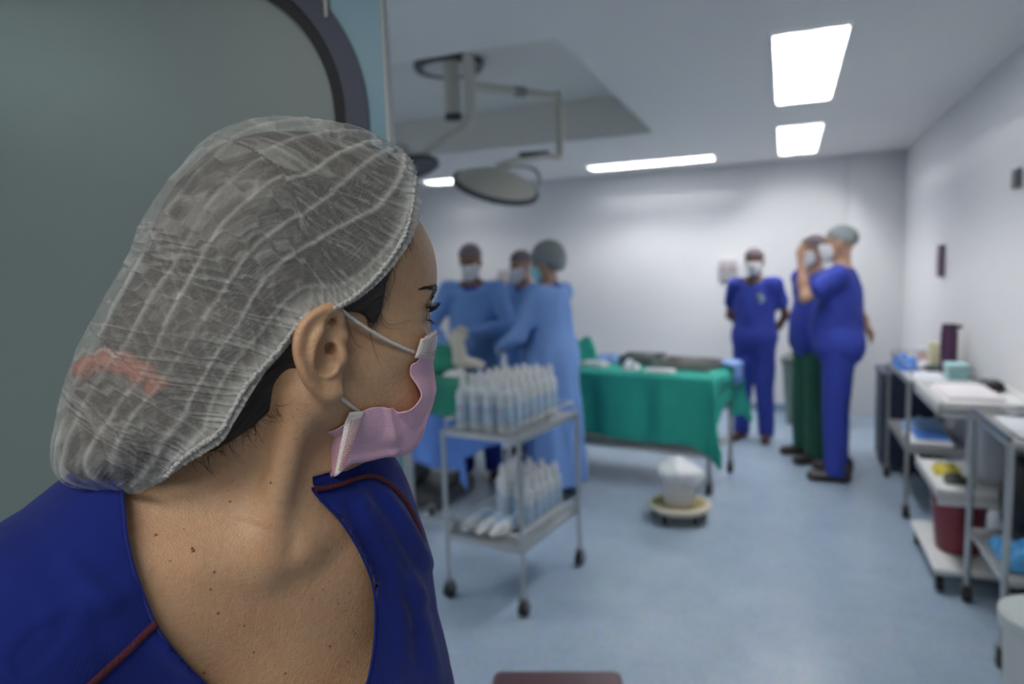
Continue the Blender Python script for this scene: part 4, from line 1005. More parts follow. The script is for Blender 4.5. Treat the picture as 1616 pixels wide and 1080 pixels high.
    sdfobj('body', skinf, lo, hi, .0105, sk, t, world=False)
    for i in (-1,1):
        eo = HD+Rh@(np.array([.031*i,.078,.012])*s); m_ = bmesh.new(); bmesh.ops.create_uvsphere(m_, u_segments=12, v_segments=8, radius=.012*s)
        MB().bm(m_, Matrix.Translation(eo)).build('eye', P('dark eye', (.03,.02,.02), .2), t)
    # garments
    def torso(p, inf=0.0):
        d = el(p, A_(0,lean*.35,1.24), A_(.175+inf,.115+inf+belly*.5,.24)); d = su(d, el(p, A_(0,.01+belly,1.05), A_(.155+inf,.118+inf+belly,.17)), .10*s)
        d = su(d, el(p, A_(0,-.005,.93), A_(.165+inf,.125+inf,.13)), .08*s)
        d = su(d, rc(p, SH[0]+A_(-.03,0,-.01), SH[1]+A_(.03,0,-.01), (.058+inf)*s), .06*s)
        return d
    neckcut = lambda p: np.linalg.norm((p-A_(0,.03+lean*.5,1.485))*[1,.8,1], axis=1)-.088*s
    def topf(p):
        d = torso(p, .008); lim = .55
        for i in (0,1):
            a, b_, c_ = AR[i]
            if gown: d = su(d, armf(p,i,.066,.054,.040), .05*s)
            else: d = su(d, rc(p, a, a*(1-lim)+b_*lim, .064*s,.068*s), .05*s)
        if gown:
            d = su(d, chain(p, [A_(0,0,1.0),A_(0,.0,.62),A_(0,0,gown)], [.165*s,.185*s,.215*s]), .10*s)
            th = np.arctan2(p[:,1],p[:,0]); d = d-.016*np.sin(th*9+p[:,2]*2)*np.clip((1.1*s-p[:,2])/.8,0,1)
            d = np.maximum(d, gown*s-p[:,2])
        else:
            d = su(d, rc(p, A_(-.045,0,.93), A_(.045,0,.93), .152*s,.152*s), .06*s); d = np.maximum(d, .77*s-p[:,2])
        d = d-.006*vnoise(p*[14,14,7]+face*9)-.004*vnoise(p*[30,30,16])
        return ss(d, neckcut(p), .01)
    allp = np.array([[.30*s,.30*s,1.5*s],[-.30*s,-.30*s,(gown or .78)*s-.05]]+[q for a in AR for q in a]); lo = allp.min(0)-.08; hi = allp.max(0)+.08
    sdfobj('gown' if gown else 'scrub_top', topf, lo, hi, .013, gown_l if gown == .10 else (gown_m if gown else top), t, world=False)
    if gown:
        # scrub collar under the gown
        sdfobj('scrub_collar', lambda p: np.maximum(rc(p, A_(0,-.01+lean*.4,1.40), A_(0,.0+lean*.4,1.455), .088*s,.070*s), -(np.linalg.norm(p-A_(0,.05+lean*.4,1.50),axis=1)-.062*s)), A_(-.14,-.14+lean*.4,1.28), A_(.14,.14+lean*.4,1.56), .011, scrub_m, t, world=False)
    fx = feet or ((.11,0,.13,.15),(-.11,0,-.13,.15))
    if not gown or gown > .15 or True:
        def legf(p):
            d = rc(p, A_(-.05,0,.90), A_(.05,0,.90), .128*s)
            for i in (0,1):
                sx = 1 if i == 0 else -1; d = su(d, chain(p, [A_(.085*sx,0,.86), A_((.085*sx+fx[i][0])/2,.015+fx[i][1]/2,.48), A_(fx[i][0],fx[i][1],.06)], [.105*s,.080*s,.070*s]), .03)
            d = d-.006*vnoise(p*[16,16,7]+face*5)-.003*vnoise(p*[34,34,14])
            return np.maximum(d, np.maximum(.045*s-p[:,2], p[:,2]-.95*s))
        ff = np.array(fx)[:,:2]*s
        lo = np.array([min(-.2*s,ff[:,0].min()-.1), min(-.2*s,ff[:,1].min()-.12), .0]); hi = np.array([max(.2*s,ff[:,0].max()+.1), max(.2*s,ff[:,1].max()+.12), 1.0*s])
        sdfobj('scrub_trousers', legf, lo, hi, .014, legs, t, world=False)
        for i in (0,1):
            a = A_(fx[i][0],fx[i][1]-.05,.045); d_ = np.array([fx[i][2]-fx[i][0], fx[i][3]-fx[i][1]]); d_ = d_/np.linalg.norm(d_); b_ = a+np.array([d_[0]*.20*s,d_[1]*.20*s,-.010*s])
            sdfobj('shoe', lambda p: np.maximum(su(rc(p,a,b_,.042*s,.036*s), rc(p,a,a+[0,0,.04],.042*s,.045*s), .02), .001-p[:,2]), np.minimum(a,b_)-.07, np.maximum(a,b_)+.09, .008, shoes, t, world=False)
    # cap and mask
    if capk == 'bouffant': cf = lambda p: np.maximum(su(el(hq(p), (0,-.035,.055), (.100,.118,.100)), el(hq(p),(0,-.09,.0),(.075,.060,.075)), .04)*s-.004*np.sin(hq(p)[:,0]*120)*.6, -(el(hq(p),(0,.085,-.065),(.12,.115,.10))*s))
    else: cf = lambda p: np.maximum(el(hq(p), (0,-.016,.045), (.084,.105,.088))*s, ((-(hq(p)[:,2])+.035+.35*hq(p)[:,1]))*s*.9)
    sdfobj('cap', cf, HD-.19*s, HD+.19*s, .0075, cap, t, world=False)
    mf = lambda p: np.maximum(su(headf(p)-.009*s, el(hq(p),(0,.085,-.045),(.040,.038,.052))*s, .015), poly_sdf(hq(p)[:,[1,2]], [(.035,-.0),(.14,.002),(.14,-.12),(.03,-.125),(.02,-.06)])*s)
    sdfobj('face_mask', mf, HD-.17*s, HD+.17*s, .0075, mask, t, world=False)
    if gloves:
        for i in (0,1):
            a, b_, c_ = AR[i]; gf = lambda p: su(handf(p, b_, c_, i)-.002, rc(p, c_*.78+b_*.22, c_, .043*s, .030*s), .02)
            sdfobj('glove', gf, np.minimum(b_,c_)-.16, np.maximum(b_,c_)+.16, .0085, glove_m, t, world=False)
    if badge:
        # printed emblem on the chest
        y_ = None
        for yy in np.arange(.30,.0,-.003):
            if topf(np.array([[-.075*s,yy,1.30*s]]))[0] < 0: y_ = yy; break
        b_ = MB(); b_.lathe([(0,.006),(.040*s,.005),(.042*s,0)], 24, T=TR((-.075*s,y_-.001,1.29*s),rx=-math.pi/2))
        b_.build('chest_emblem', P('emblem pale', (.42,.50,.52), .7), t)
        c2_ = MB(); c2_.lathe([(0,.009),(.020*s,.008),(.022*s,.004)], 20, T=TR((-.068*s,y_,1.285*s),rx=-math.pi/2)); c2_.box((-.10*s,y_+.001,1.335*s),(-.045*s,y_+.008,1.347*s),.002)
        c2_.build('emblem_print', P('emblem dark', (.06,.16,.20), .7), t)
    return t
def heading(a): return a          # radians in the room plane
def toward(p, q): return math.atan2(q[1]-p[1], q[0]-p[0])
PA = D(745,420,4.85); PC = (-1.40,4.20); PB = D(829,440,5.35); PD_ = (-.235,6.0); PE = (.20,5.52); PF = (.345,5.06)
figure('surgeon in blue gown and white mask facing the viewer from behind the operating table', PA, toward(PA,(-1.75,3.2)), .965, (.20,.10,.07), gown=.3, cap=capd, capk='flat', mask=maskw, gloves=True, head=(-.15,.30), lean=.06, tone='dark',
   arms=[((.31,.08,1.13),(.16,.30,1.03)), ((-.29,.12,1.13),(-.03,.32,1.12))])
figure('partly hidden person in a small grey cap behind the surgeon with the teal mask', PB, toward(PB,(-2.6,4.0)), .94, (.32,.19,.13), gown=.3, cap=capd, capk='flat', mask=maskw, gloves=True, head=(.1,.2), tone='mid', lean=.03,
   arms=[((.25,.10,1.12),(.06,.32,1.08)), ((-.25,.10,1.12),(-.06,.32,1.08))])
figure('surgeon with grey bouffant cap, teal mask and long pale blue gown, back turned', PC, math.radians(168), .945, (.34,.2,.13), gown=.10, cap=capg, capk='bouffant', mask=maskt, gloves=True, head=(.15,.25), tone='mid', lean=.03, belly=.02,
   arms=[((.25,.12,1.14),(.12,.36,1.06)), ((-.25,.12,1.14),(-.10,.36,1.04))])
figure('man in blue scrubs with hands behind his back and an emblem on his chest', PD_, toward(PD_,(-.9,3.4)), .925, (.13,.065,.045), cap=capd, mask=maskw, tone='deep', badge=True, shoes=shoe_r, head=(.12,.05))
figure('man in blue scrub top and green trousers, half hidden by the man in front', PE, toward(PE,(-1.6,4.4)), .965, (.30,.17,.12), legs=green_t, cap=capd, mask=maskw, tone='mid', shoes=shoe_m, belly=.02,
   feet=((.13,.0,.15,.2),(-.12,.06,-.13,.3)))
figure('man in dark blue scrubs and grey cap seen from the side, one forearm raised', PF, math.radians(172), .985, (.42,.25,.17), cap=capg, mask=maskw, tone='light', shoes=shoe_m, belly=.03, head=(-.1,-.05),
   arms=[((.22,.18,1.18),(.05,-.17,1.00)), ((-.20,.27,1.34),(-.12,.30,1.56))] if False else [((.25,-.10,1.14),(.08,-.17,1.03)), ((-.23,.20,1.27),(-.19,.23,1.50))])
# ------------------------------------------------------------------ equipment
steel = P('brushed steel', (.55,.56,.56), .32, .85, bump=.02, bscale=200); steel_d = P('dull steel', (.33,.34,.34), .45, .6)
rub = P('black caster rubber', (.012,.012,.014), .55); white_p = P('white plastic', (.74,.75,.74), .45); teal = P('teal drape', (.014,.30,.235), .85, bump=.35, bscale=26, var=.08, vscale=14)
dgreen = P('green drape', (.006,.16,.11), .85, bump=.35, bscale=22, var=.12, vscale=10); blue_d = P('blue drape', (.08,.19,.52), .8, bump=.35, bscale=18, var=.12, vscale=8)
whitec = P('white cloth', (.72,.73,.75), .85, bump=.5, bscale=40)
def caster(parent, x, y, r=.035, rz=0, z=0):
    c_ = MB(); c_.cyl((x-.014,y,z+r),(x+.014,y,z+r),r,22); o = c_.build('caster', rub, parent)
    f = MB(); f.box((x-.02,y-.012,z+r),(x-.016,y+.012,z+2*r+.012),.001).box((x+.016,y-.012,z+r),(x+.02,y+.012,z+2*r+.012),.001).box((x-.02,y-.012,z+2*r+.008),(x+.02,y+.012,z+2*r+.016),.001)
    f.build('fork', steel_d, o)
    return o
def cart(name, label, cat, fx, shelves, legr=.011, rails=(), m=steel, lip=.02, extra_h=0, group=None, tub=False):
    """cart on four legs; fx = floor corners (front-left, front-right, back-right, back-left) in the room"""
    fx = np.array(fx, float)[:, :2]; c0 = fx.mean(0); e = fx[1]-fx[0]; rz = math.atan2(e[1], e[0]); w_ = np.linalg.norm(fx[1]-fx[0]); d_ = np.linalg.norm(fx[3]-fx[0])
    t = thing(name, label, cat, (c0[0], c0[1], 0), rz, group); top = max(shelves)
    for sx in (-1,1):
        for sy in (-1,1):
            x, y = sx*w_/2, sy*d_/2
            MB().cyl((x,y,.075),(x,y,top+extra_h),legr,14).build('leg', m, t); caster(t, x, y)
    for i, z in enumerate(sorted(shelves)):
        s_ = MB(); s_.box((-w_/2,-d_/2,z-.014),(w_/2,d_/2,z-.002),.003)
        for a, b_ in (((-w_/2,-d_/2-.004),(w_/2,-d_/2+.006)),((-w_/2,d_/2-.006),(w_/2,d_/2+.004)),((-w_/2-.004,-d_/2),(-w_/2+.006,d_/2)),((w_/2-.006,-d_/2),(w_/2+.004,d_/2))): s_.box((*a,z-.022),(*b_,z+.004),.002)
        s_.build('shelf', m, t)
    for z in rails:
        r_ = MB(); e_ = .012; r_.tube([(-w_/2+e_,-d_/2+e_,z),(w_/2-e_,-d_/2+e_,z),(w_/2-e_,d_/2-e_,z),(-w_/2+e_,d_/2-e_,z)], .0055, 8, closed=True)
        for sx in (-1,1):
            for sy in (-1,0,1): r_.cyl((sx*(w_/2-e_),sy*(d_/2-e_),z-.05),(sx*(w_/2-e_),sy*(d_/2-e_),z),.004,8)
        r_.build('rail', m, t)
    return t, w_, d_, c0, rz
def L2W(t, p): return np.array(t.matrix_basis @ Vector(p))
# bottle trolley
FL, FR, RR = np.array([-1.425,2.68]), np.array([-1.035,2.62]), np.array([-.955,3.19]); BLc = FL+(RR-FR)
bt, bw, bd, bc, brz = cart('bottle_trolley', 'two-shelf steel trolley carrying rows of white plastic bottles, in front of the gowned surgeon', 'trolley', [FL,FR,RR,BLc], [.30,.785], rails=(.84,.355))
bott = P('bottle plastic', (.70,.76,.80), .4, sss=.15, trans=.1); lab = P('bottle label', (.42,.57,.72), .6); redm = P('red print', (.70,.16,.20), .6); capw = P('bottle cap', (.78,.80,.81), .4)
def bottle(label, group, loc, rz=0, lay=None, first=None):
    if first is not None:
        o = copy_tree(first); o['label'] = label; o['group'] = group
    else:
        o = thing('bottle', label, 'bottle', (0,0,0), 0, group)
        MB().lathe([(0,.002),(.030,.0),(.0328,.006),(.0328,.155),(.031,.170),(.021,.187),(.0125,.197),(.0115,.206),(0,.207)], 20).build('container', bott, o)
        MB().lathe([(.0331,.035),(.0335,.036),(.0335,.120),(.0331,.121)], 20).build('label_wrap', lab, o)
        MB().lathe([(.0145,.198),(.0165,.199),(.0165,.222),(.0125,.227),(.0105,.243),(.0,.246)], 14).build('cap', capw, o)
        pr = MB(); 
        for a in (-.35,.0,.35): pr.box((-.004,-.0345,-.004),(.004,-.0335,.004),.001, T=TR((0,0,.10-abs(a)*.01),rz=a*.9))
        pr.build('red_mark', redm, o)
    o.location = loc; o.rotation_euler = (0,0,rz) if lay is None else (math.pi/2, 0, lay)
    return o
g1 = 'white bottles on the top shelf'; g2 = 'white bottles on the lower shelf'; fb = None
ORD = ['first','second','third','fourth','fifth','sixth','seventh']
for i in range(4):
    for j in range(7):
        if (i,j) in ((0,6),): continue
        x = -bw/2+.075+i*.0715; y = -bd/2+.070+j*.0725
        p = L2W(bt, (x+random.uniform(-.002,.002), y+random.uniform(-.002,.002), .786))
        b_ = bottle('white plastic bottle, %s from the left in the %s row of the top shelf' % (ORD[i], ORD[j]), g1, p, brz+random.uniform(-.6,.6), first=fb)
        fb = fb or b_
for i in range(4):
    for j in range(5):
        if i == 0 and j < 2 or (i, j) in ((1,0),(2,0)): continue
        x = -bw/2+.085+i*.0715; y = -bd/2+.215+j*.0725
        p = L2W(bt, (x, y+random.uniform(-.002,.002), .301)); bottle('white plastic bottle, %s from the left in the %s row of the lower shelf' % (ORD[i], ORD[j]), g2, p, brz+random.uniform(-1,1), first=fb)
for k, (x, y, a) in enumerate(((-.115,-.165,.02),(-.035,-.165,.0),(.045,-.165,-.03))):
    p = L2W(bt, (x, y+.125, .335)); bottle('%s white bottle lying on its side at the front of the lower trolley shelf' % ('leftmost' if k == 0 else 'middle' if k == 1 else 'rightmost'), 'bottles lying on the lower shelf', p, 0, lay=brz+a, first=fb)
# pole stand between the woman's mask and the bottle trolley
iv = thing('drip_stand', 'thin steel pole stand just right of the woman mask, behind the bottle trolley', 'stand', (-1.99,3.33,0))
MB().cyl((0,0,.07),(0,0,1.25),.013,14).build('pole', steel, iv); MB().lathe([(0,.06),(.03,.06),(.03,.10),(.016,.11),(0,.11)],20).build('hub', steel_d, iv)
for k in range(5):
    a = k*2*math.pi/5-.9; MB().tube([(.02*math.cos(a),.02*math.sin(a),.085),(.25*math.cos(a),.25*math.sin(a),.078)],.010,10).build('leg', steel_d, iv); caster(iv, .25*math.cos(a), .25*math.sin(a), .026)
# ---- instrument table under a teal drape
GX0, GX1, GY0, GY1, GZT = -1.62, -.36, 4.52, 5.12, .775
gt = thing('instrument_table', 'wide steel instrument table standing under the teal drape', 'table', ((GX0+GX1)/2,(GY0+GY1)/2,0), math.radians(-10))
GW2, GD2 = (GX1-GX0)/2, (GY1-GY0)/2
MB().box((-GW2,-GD2,GZT-.03),(GW2,GD2,GZT-.004),.004).build('table_top', steel, gt)
for sx in (-1,1):
    for sy in (-1,1): MB().cyl((sx*(GW2-.03),sy*(GD2-.03),.08),(sx*(GW2-.03),sy*(GD2-.03),GZT-.03),.014,12).build('leg', steel_d, gt); caster(gt, sx*(GW2-.03), sy*(GD2-.03), .04)
MB().box((-GW2+.03,-GD2+.03,.235),(GW2-.03,GD2-.03,.26),.004).build('lower_shelf', white_p, gt)
# drape: a cloth sheet over the top with hanging sides, longer at the right front corner
def cloth_sheet(name, w2, d2, z, drops, mat, label, cat, T, n=60, thick=.004, seed=1, parent=None, flare=.05):
    """drops = overhang at front(-y), right(+x), back, left; the sheet is draped by folding its margins down over the edges"""
    V_ = []; nx, ny = n, max(20, int(n*.7)); fr_, ri, ba, le = drops
    us = np.linspace(-w2-le, w2+ri, nx+1); vs_ = np.linspace(-d2-fr_, d2+ba, ny+1)
    U, Vv = np.meshgrid(us, vs_, indexing='ij'); ox = np.maximum(np.abs(U)-w2, 0)*np.sign(U); oy = np.maximum(np.abs(Vv)-d2, 0)*np.sign(Vv)
    ax_, ay_ = np.abs(ox), np.abs(oy); drop = np.maximum(ax_, ay_)+.25*np.minimum(ax_,ay_)
    mul = np.minimum(ax_, ay_)
    fold_ = np.sin(U*17+seed)*.6+np.sin(U*31+seed*2.3)*.3+np.sin(Vv*19+seed)*.5*(ax_>0)
    X = np.clip(U,-w2,w2)+np.sign(U)*(ax_>0)*(.012+flare*ax_*.6+mul*.2)+np.where(ax_>ay_, fold_*.022*np.clip(ax_/.2,0,1), 0)
    Y = np.clip(Vv,-d2,d2)+np.sign(Vv)*(ay_>0)*(.012+flare*ay_*.6+mul*.2)+np.where(ay_>=ax_, -fold_*.022*np.clip(ay_/.2,0,1)*(ay_>0), 0)
    Z = z-drop+.010*np.clip(drop/.3,0,1)*np.sin(U*9+Vv*7+seed)+.0025*np.sin(U*40+Vv*23)*(drop==0)
    G = np.stack([X,Y,Z],-1); m_ = MB().grid(G); o = m_.build(name, mat, parent)
    o.matrix_basis = T; so = o.modifiers.new('t','SOLIDIFY'); so.thickness = thick; so.offset = 1; sb = o.modifiers.new('s','SUBSURF'); sb.levels = 1; sb.render_levels = 1
    if label: tag(o, label, cat)
    return o
gT = Matrix.Translation(gt.location) @ Matrix.Rotation(math.radians(-10),4,'Z')
dr_ = cloth_sheet('table_drape', GW2+.01, GD2+.01, GZT+.003, (.45,.36,.3,.3), teal, 'teal green cloth drape hanging over the sides of the instrument table', 'drape', gT, n=90, seed=2)
# lower the right front corner, lift the right side to show the leg
me_ = dr_.data; co = np.array([v.co[:] for v in me_.vertices])
k1 = np.exp(-(((co[:,0]-(GW2+.02))/.13)**2+((co[:,1]+GD2)/.16)**2)); k2 = np.clip((co[:,0]-GW2-.004)/.02,0,1)*np.exp(-((co[:,1]+GD2*.15)/.16)**2)
low = np.clip((GZT-co[:,2])/.35,0,1.2); co[:,2] -= .05*k1*low; co[:,2] += .17*k2*low; co[:,0] -= .03*k1*low
me_.vertices.foreach_set('co', co.astype(np.float32).ravel()); me_.update()
def onT(T, x, y, z): return np.array(T @ Vector((x,y,z)))
def put(name, label, cat, T, mbs, group=None):
    """mbs = [(part name, MB, material)]; the first part is the body when there is only one"""
    if len(mbs) == 1:
        o = mbs[0][1].build(name, mbs[0][2]); o.matrix_basis = T; return tag(o, label, cat, group)
    e = thing(name, label, cat); e.matrix_basis = T; e['group'] = group or ''
    if not group: del e['group']
    for n_, m_, mt in mbs: m_.build(n_, mt, e)
    return e
def crumple(w_, d_, h_, seed=0, n=22, sag=1):
    u, v = np.meshgrid(np.linspace(-1,1,n), np.linspace(-1,1,n), indexing='ij'); q = np.stack([u.ravel()*2.2+seed*3.1, v.ravel()*2.2+seed, np.full(n*n, seed*1.7)],1)
    N1 = fbm(q,3).reshape(n,n); rim = np.clip(1-np.maximum(np.abs(u),np.abs(v))**6,0,1)
    Zt = h_*(.55+.45*N1)*rim+.004; X = u*w_/2*(1+.12*N1); Y = v*d_/2*(1-.12*N1)
    m_ = MB(); m_.grid(np.stack([X,Y,Zt],-1)); m_.grid(np.stack([X,Y,Zt*0+.001],-1)[::-1])
    ring = [(0,j) for j in range(n)]+[(i,n-1) for i in range(1,n)]+[(n-1,j) for j in range(n-2,-1,-1)]+[(i,0) for i in range(n-2,0,-1)]
    a = [(X[i,j],Y[i,j],Zt[i,j]) for i,j in ring]; b_ = [(X[i,j],Y[i,j],.001) for i,j in ring]; k = len(ring)
    m_.add(a+b_, [(i,(i+1)%k,k+(i+1)%k,k+i) for i in range(k)]); return m_
def tray(w_, d_, h_, t_=.004):
    m_ = MB(); m_.box((-w_/2,-d_/2,0),(w_/2,d_/2,t_),.001)
    for a, b_ in (((-w_/2,-d_/2),(w_/2,-d_/2+t_)),((-w_/2,d_/2-t_),(w_/2,d_/2)),((-w_/2,-d_/2),(-w_/2+t_,d_/2)),((w_/2-t_,-d_/2),(w_/2,d_/2))): m_.box((*a,0),(*b_,h_),.001)
    return m_
def instrument(kind, L_=.16):
    m_ = MB(); a = .018
    for s_ in (-1,1):
        m_.tube([(s_*.018,-L_*.45,.004),(s_*.010,-L_*.2,.004),(0,.0,.004),(-s_*.003,L_*.5,.004)], [.0028,.003,.0035,.0016], 7)
        th = np.arange(14)/14*2*math.pi; m_.tube(np.stack([s_*.024+.012*np.cos(th), -L_*.45-.010+.014*np.sin(th), np.full(14,.004)],1), .0026, 6, closed=True)
    return m_
zt = GZT+.010
tray_m = P('instrument tray', (.16,.17,.165), .4, .6)
put('instrument_tray', 'dark grey open instrument tray, left of the two on the teal drape', 'tray', gT@TR((.02,.10,zt),rz=.1), [('basin', tray(.30,.22,.065), tray_m), ('mesh_rim', MB().tube([(-.15,-.11,.067),(.15,-.11,.067),(.15,.11,.067),(-.15,.11,.067)],.004,8,closed=True), steel_d)])
put('instrument_tray', 'wide grey-brown instrument tray nearer the right end of the teal drape', 'tray', gT@TR((.37,.02,zt),rz=-.08), [('basin', tray(.40,.28,.05), P('tray brown grey', (.30,.28,.25), .45, .5)), ('mesh_rim', MB().tube([(-.20,-.14,.052),(.20,-.14,.052),(.20,.14,.052),(-.20,.14,.052)],.004,8,closed=True), steel_d)])
proto_i = None
for k in range(22):
    inn = k < 12
    cx, cy = (.37,.02) if inn else (.02,.10)
    x = cx+random.uniform(-.13,.13)*(1 if inn else .35); y = cy+random.uniform(-.025,.025)*(1 if inn else 1.6)
    T_ = gT@TR((x,y,zt+.014+.0105*(k%6)+.004),rz=random.uniform(-.3,.3)+(0 if inn else 1.5))
    lb, gr = ('steel surgical scissors in the pile in the wide grey-brown tray', 'instruments in the wide tray') if inn else ('steel surgical scissors in the pile in the dark left tray', 'instruments in the dark tray')
    if proto_i is None:
        proto_i = instrument(0).build('surgical_scissors', steel_d); proto_i.matrix_basis = T_; tag(proto_i, lb, 'surgical scissors', gr)
    else:
        c_ = copy_tree(proto_i); c_.matrix_basis = T_; c_['label'] = lb; c_['group'] = gr
put('folded_cloth', 'small white folded cloth lying at the front edge below the wide tray', 'cloth', gT@TR((.27,-.245,zt),rz=.03), [('c', MB().box((-.10,-.04,0),(.10,.04,.012),.005,3).box((-.095,-.036,.011),(.092,.036,.022),.005,3), whitec)])
put('gauze_wad', 'crumpled white gauze wad left of the small folded white cloth', 'gauze', gT@TR((.05,-.20,zt)), [('c', crumple(.10,.09,.07,3), whitec)])
put('blue_pouch', 'light blue cloth pack between the teal bundle and the dark tray', 'pack', gT@TR((-.26,.14,zt),rz=.2), [('c', crumple(.20,.16,.07,5), P('light blue cloth', (.22,.38,.72), .8, bump=.4, bscale=30))])
put('paper_pack', 'flat white paper pack in front of the light blue cloth pack', 'pack', gT@TR((-.29,-.08,zt),rz=-.2), [('c', MB().box((-.11,-.06,0),(.11,.06,.014),.005,3).box((-.09,-.045,.013),(.08,.05,.028),.005,3), whitec)])
put('cloth_bundle', 'tall rumpled teal cloth bundle at the left end of the instrument table', 'cloth', gT@TR((-.50,.16,zt),rz=.3), [('c', crumple(.22,.20,.20,8), teal)])
put('cloth_bundle', 'low teal cloth bundle lying in front of the tall one beside the gown', 'cloth', gT@TR((-.54,-.08,zt),rz=-.2), [('c', crumple(.24,.20,.11,11), teal)])
put('gauze_wad', 'cream gauze wad on top of the low teal bundle beside the gown', 'gauze', gT@TR((-.56,-.06,zt+.10)), [('c', crumple(.12,.10,.06,14), P('cream gauze', (.72,.66,.5), .85, bump=.5, bscale=60))])
put('blue_sheet', 'light blue plastic sheet hanging over the far right end of the instrument table', 'sheet', gT@TR((GW2-.005,.17,zt),rz=0), [('c', MB().grid([[(x*.0+u_*.0+(.0 if k<2 else .055+.01*math.sin(j*.9))+(-.10 if k==0 else 0)+(.03 if k==1 else 0), (j-5)*.022, .030 if k<2 else .02-(k-2)*.07) for j in range(11)] for k,u_,x in ((0,0,0),(1,0,0),(2,0,0),(3,0,0),(4,0,0))]), P('light blue cloth', (.22,.38,.72), .8))]).modifiers.new('t','SOLIDIFY').thickness = .004
# ---- kick bucket on its round wheeled base
kb = thing('kick_bucket', 'white lined waste bucket on a round wheeled base in front of the teal drape', 'bucket', (-.57,3.98,0))
ring = np.arange(40)/40*2*math.pi
MB().tube(np.stack([.165*np.cos(ring),.165*np.sin(ring),np.full(40,.085)],1), .021, 12, closed=True).build('bumper_ring', P('cream rubber', (.62,.58,.46), .55), kb)
MB().lathe([(0,.070),(.10,.070),(.105,.076),(.145,.082),(.145,.09),(.10,.092),(0,.085)],32).build('base_plate', P('yellowed steel', (.45,.38,.18), .45, .4), kb)
for k in range(5):
    a = k/5*2*math.pi+.5; caster(kb, .145*math.cos(a), .145*math.sin(a), .028)
MB().lathe([(0,.090),(.075,.090),(.082,.096),(.104,.27),(.110,.275),(.110,.282),(.100,.283),(.078,.11),(0,.11)],36).build('bucket', P('bucket enamel', (.68,.67,.65), .35), kb)
def bagf(p):
    th = np.arctan2(p[:,1],p[:,0]); d = el(p,(0,0,.285),(.128,.125,.062)); d = su(d, el(p,(.095,-.03,.26),(.05,.06,.05)), .03); d = su(d, el(p,(-.02,.01,.345),(.05,.045,.025)), .03)
    return d-.0018*np.sin(th*11+p[:,2]*40)-.008*vnoise(p*22)
sdfobj('plastic_liner', bagf, (-.19,-.19,.17), (.19,.19,.42), .008, P('white plastic liner', (.75,.78,.80), .4, sss=.2), kb, world=False)
# ---- operating table with patient drapes
OX, OY, OZ = -2.42, 3.90, .86; OW, OD = .66, .28
ot = thing('operating_table', 'operating table with a dark column base under blue and green drapes', 'table', (OX,OY,0), math.radians(-6))
MB().box((-OW,-OD,OZ-.10),(OW,OD,OZ-.03),.02).build('table_top', P('black mattress', (.03,.03,.035), .5), ot)
MB().box((-.16,-.14,.12),(.16,.14,OZ-.10),.02).build('column', steel_d, ot); MB().box((-.45,-.24,.015),(.45,.24,.12),.03).build('base', P('dark table base', (.04,.045,.05), .5), ot)
oT = Matrix.Translation(ot.location) @ Matrix.Rotation(math.radians(-6),4,'Z')
cloth_sheet('table_drape', OW+.01, OD+.01, OZ-.022, (.50,.46,.4,.3), blue_d, 'blue cloth drape hanging low from the operating table behind the bottle trolley', 'drape', oT, n=70, seed=5)
cloth_sheet('table_drape', OW+.035, OD+.04, OZ+.0, (.20,.16,.2,.2), dgreen, 'dark green cloth drape lying over the blue one on the operating table', 'drape', oT, n=70, seed=9, thick=.005)
def patf(p):
    d = rc(p, (-.55,.02,.03), (.05,.02,.03), .13,.11); d = su(d, rc(p,(.05,.08,.04),(.42,.08,.10),.085,.07),.06); d = su(d, rc(p,(.05,-.08,.03),(.50,-.09,.04),.085,.06),.06)
    d = d-.008*vnoise(p*[12,12,12])-.004*vnoise(p*26); return np.maximum(d, .001-p[:,2])
o = sdfobj('draped_patient', patf, (-.75,-.25,-.02), (.68,.28,.26), .014, dgreen, None, world=False); o.matrix_basis = oT@TR((0,0,OZ+.008)); tag(o, 'patient lying fully covered by green drapes on the operating table', 'patient')
fp = oT@Vector((.40,.06,OZ+.05)); ftd = D(728,578,4.22)
ft = thing('wrapped_foot', 'patient foot wrapped in white bandage, held up between the surgeons', 'foot', (float(ftd[0]), float(ftd[1]), OZ+.06), YAW)
def footf(p):
    d = rc(p, (-.02,0,.16), (-.005,0,.05), .046,.042); d = su(d, rc(p,(-.015,0,.02),(.115,-.02,.0),.040,.030),.03); return d-.0025*np.sin(p[:,2]*160+p[:,0]*90)-.004*vnoise(p*30)
sdfobj('bandage', footf, (-.11,-.10,-.07), (.19,.10,.36), .007, P('bandage', (.66,.62,.54), .9, bump=.6, bscale=70), ft, world=False)
o = crumple(.13,.10,.05,21).build('gauze_wad', whitec); o.matrix_basis = oT@TR((.61,-.20,OZ+.012)); tag(o, 'white gauze pad on the green drape above the bottle caps', 'gauze')
o = crumple(.24,.16,.09,23).build('towel', P('navy towel', (.03,.05,.16), .9)); o.matrix_basis = oT@TR((.60,.0,OZ+.008)); tag(o, 'dark blue crumpled towel on the green drape right of the wrapped foot', 'towel')
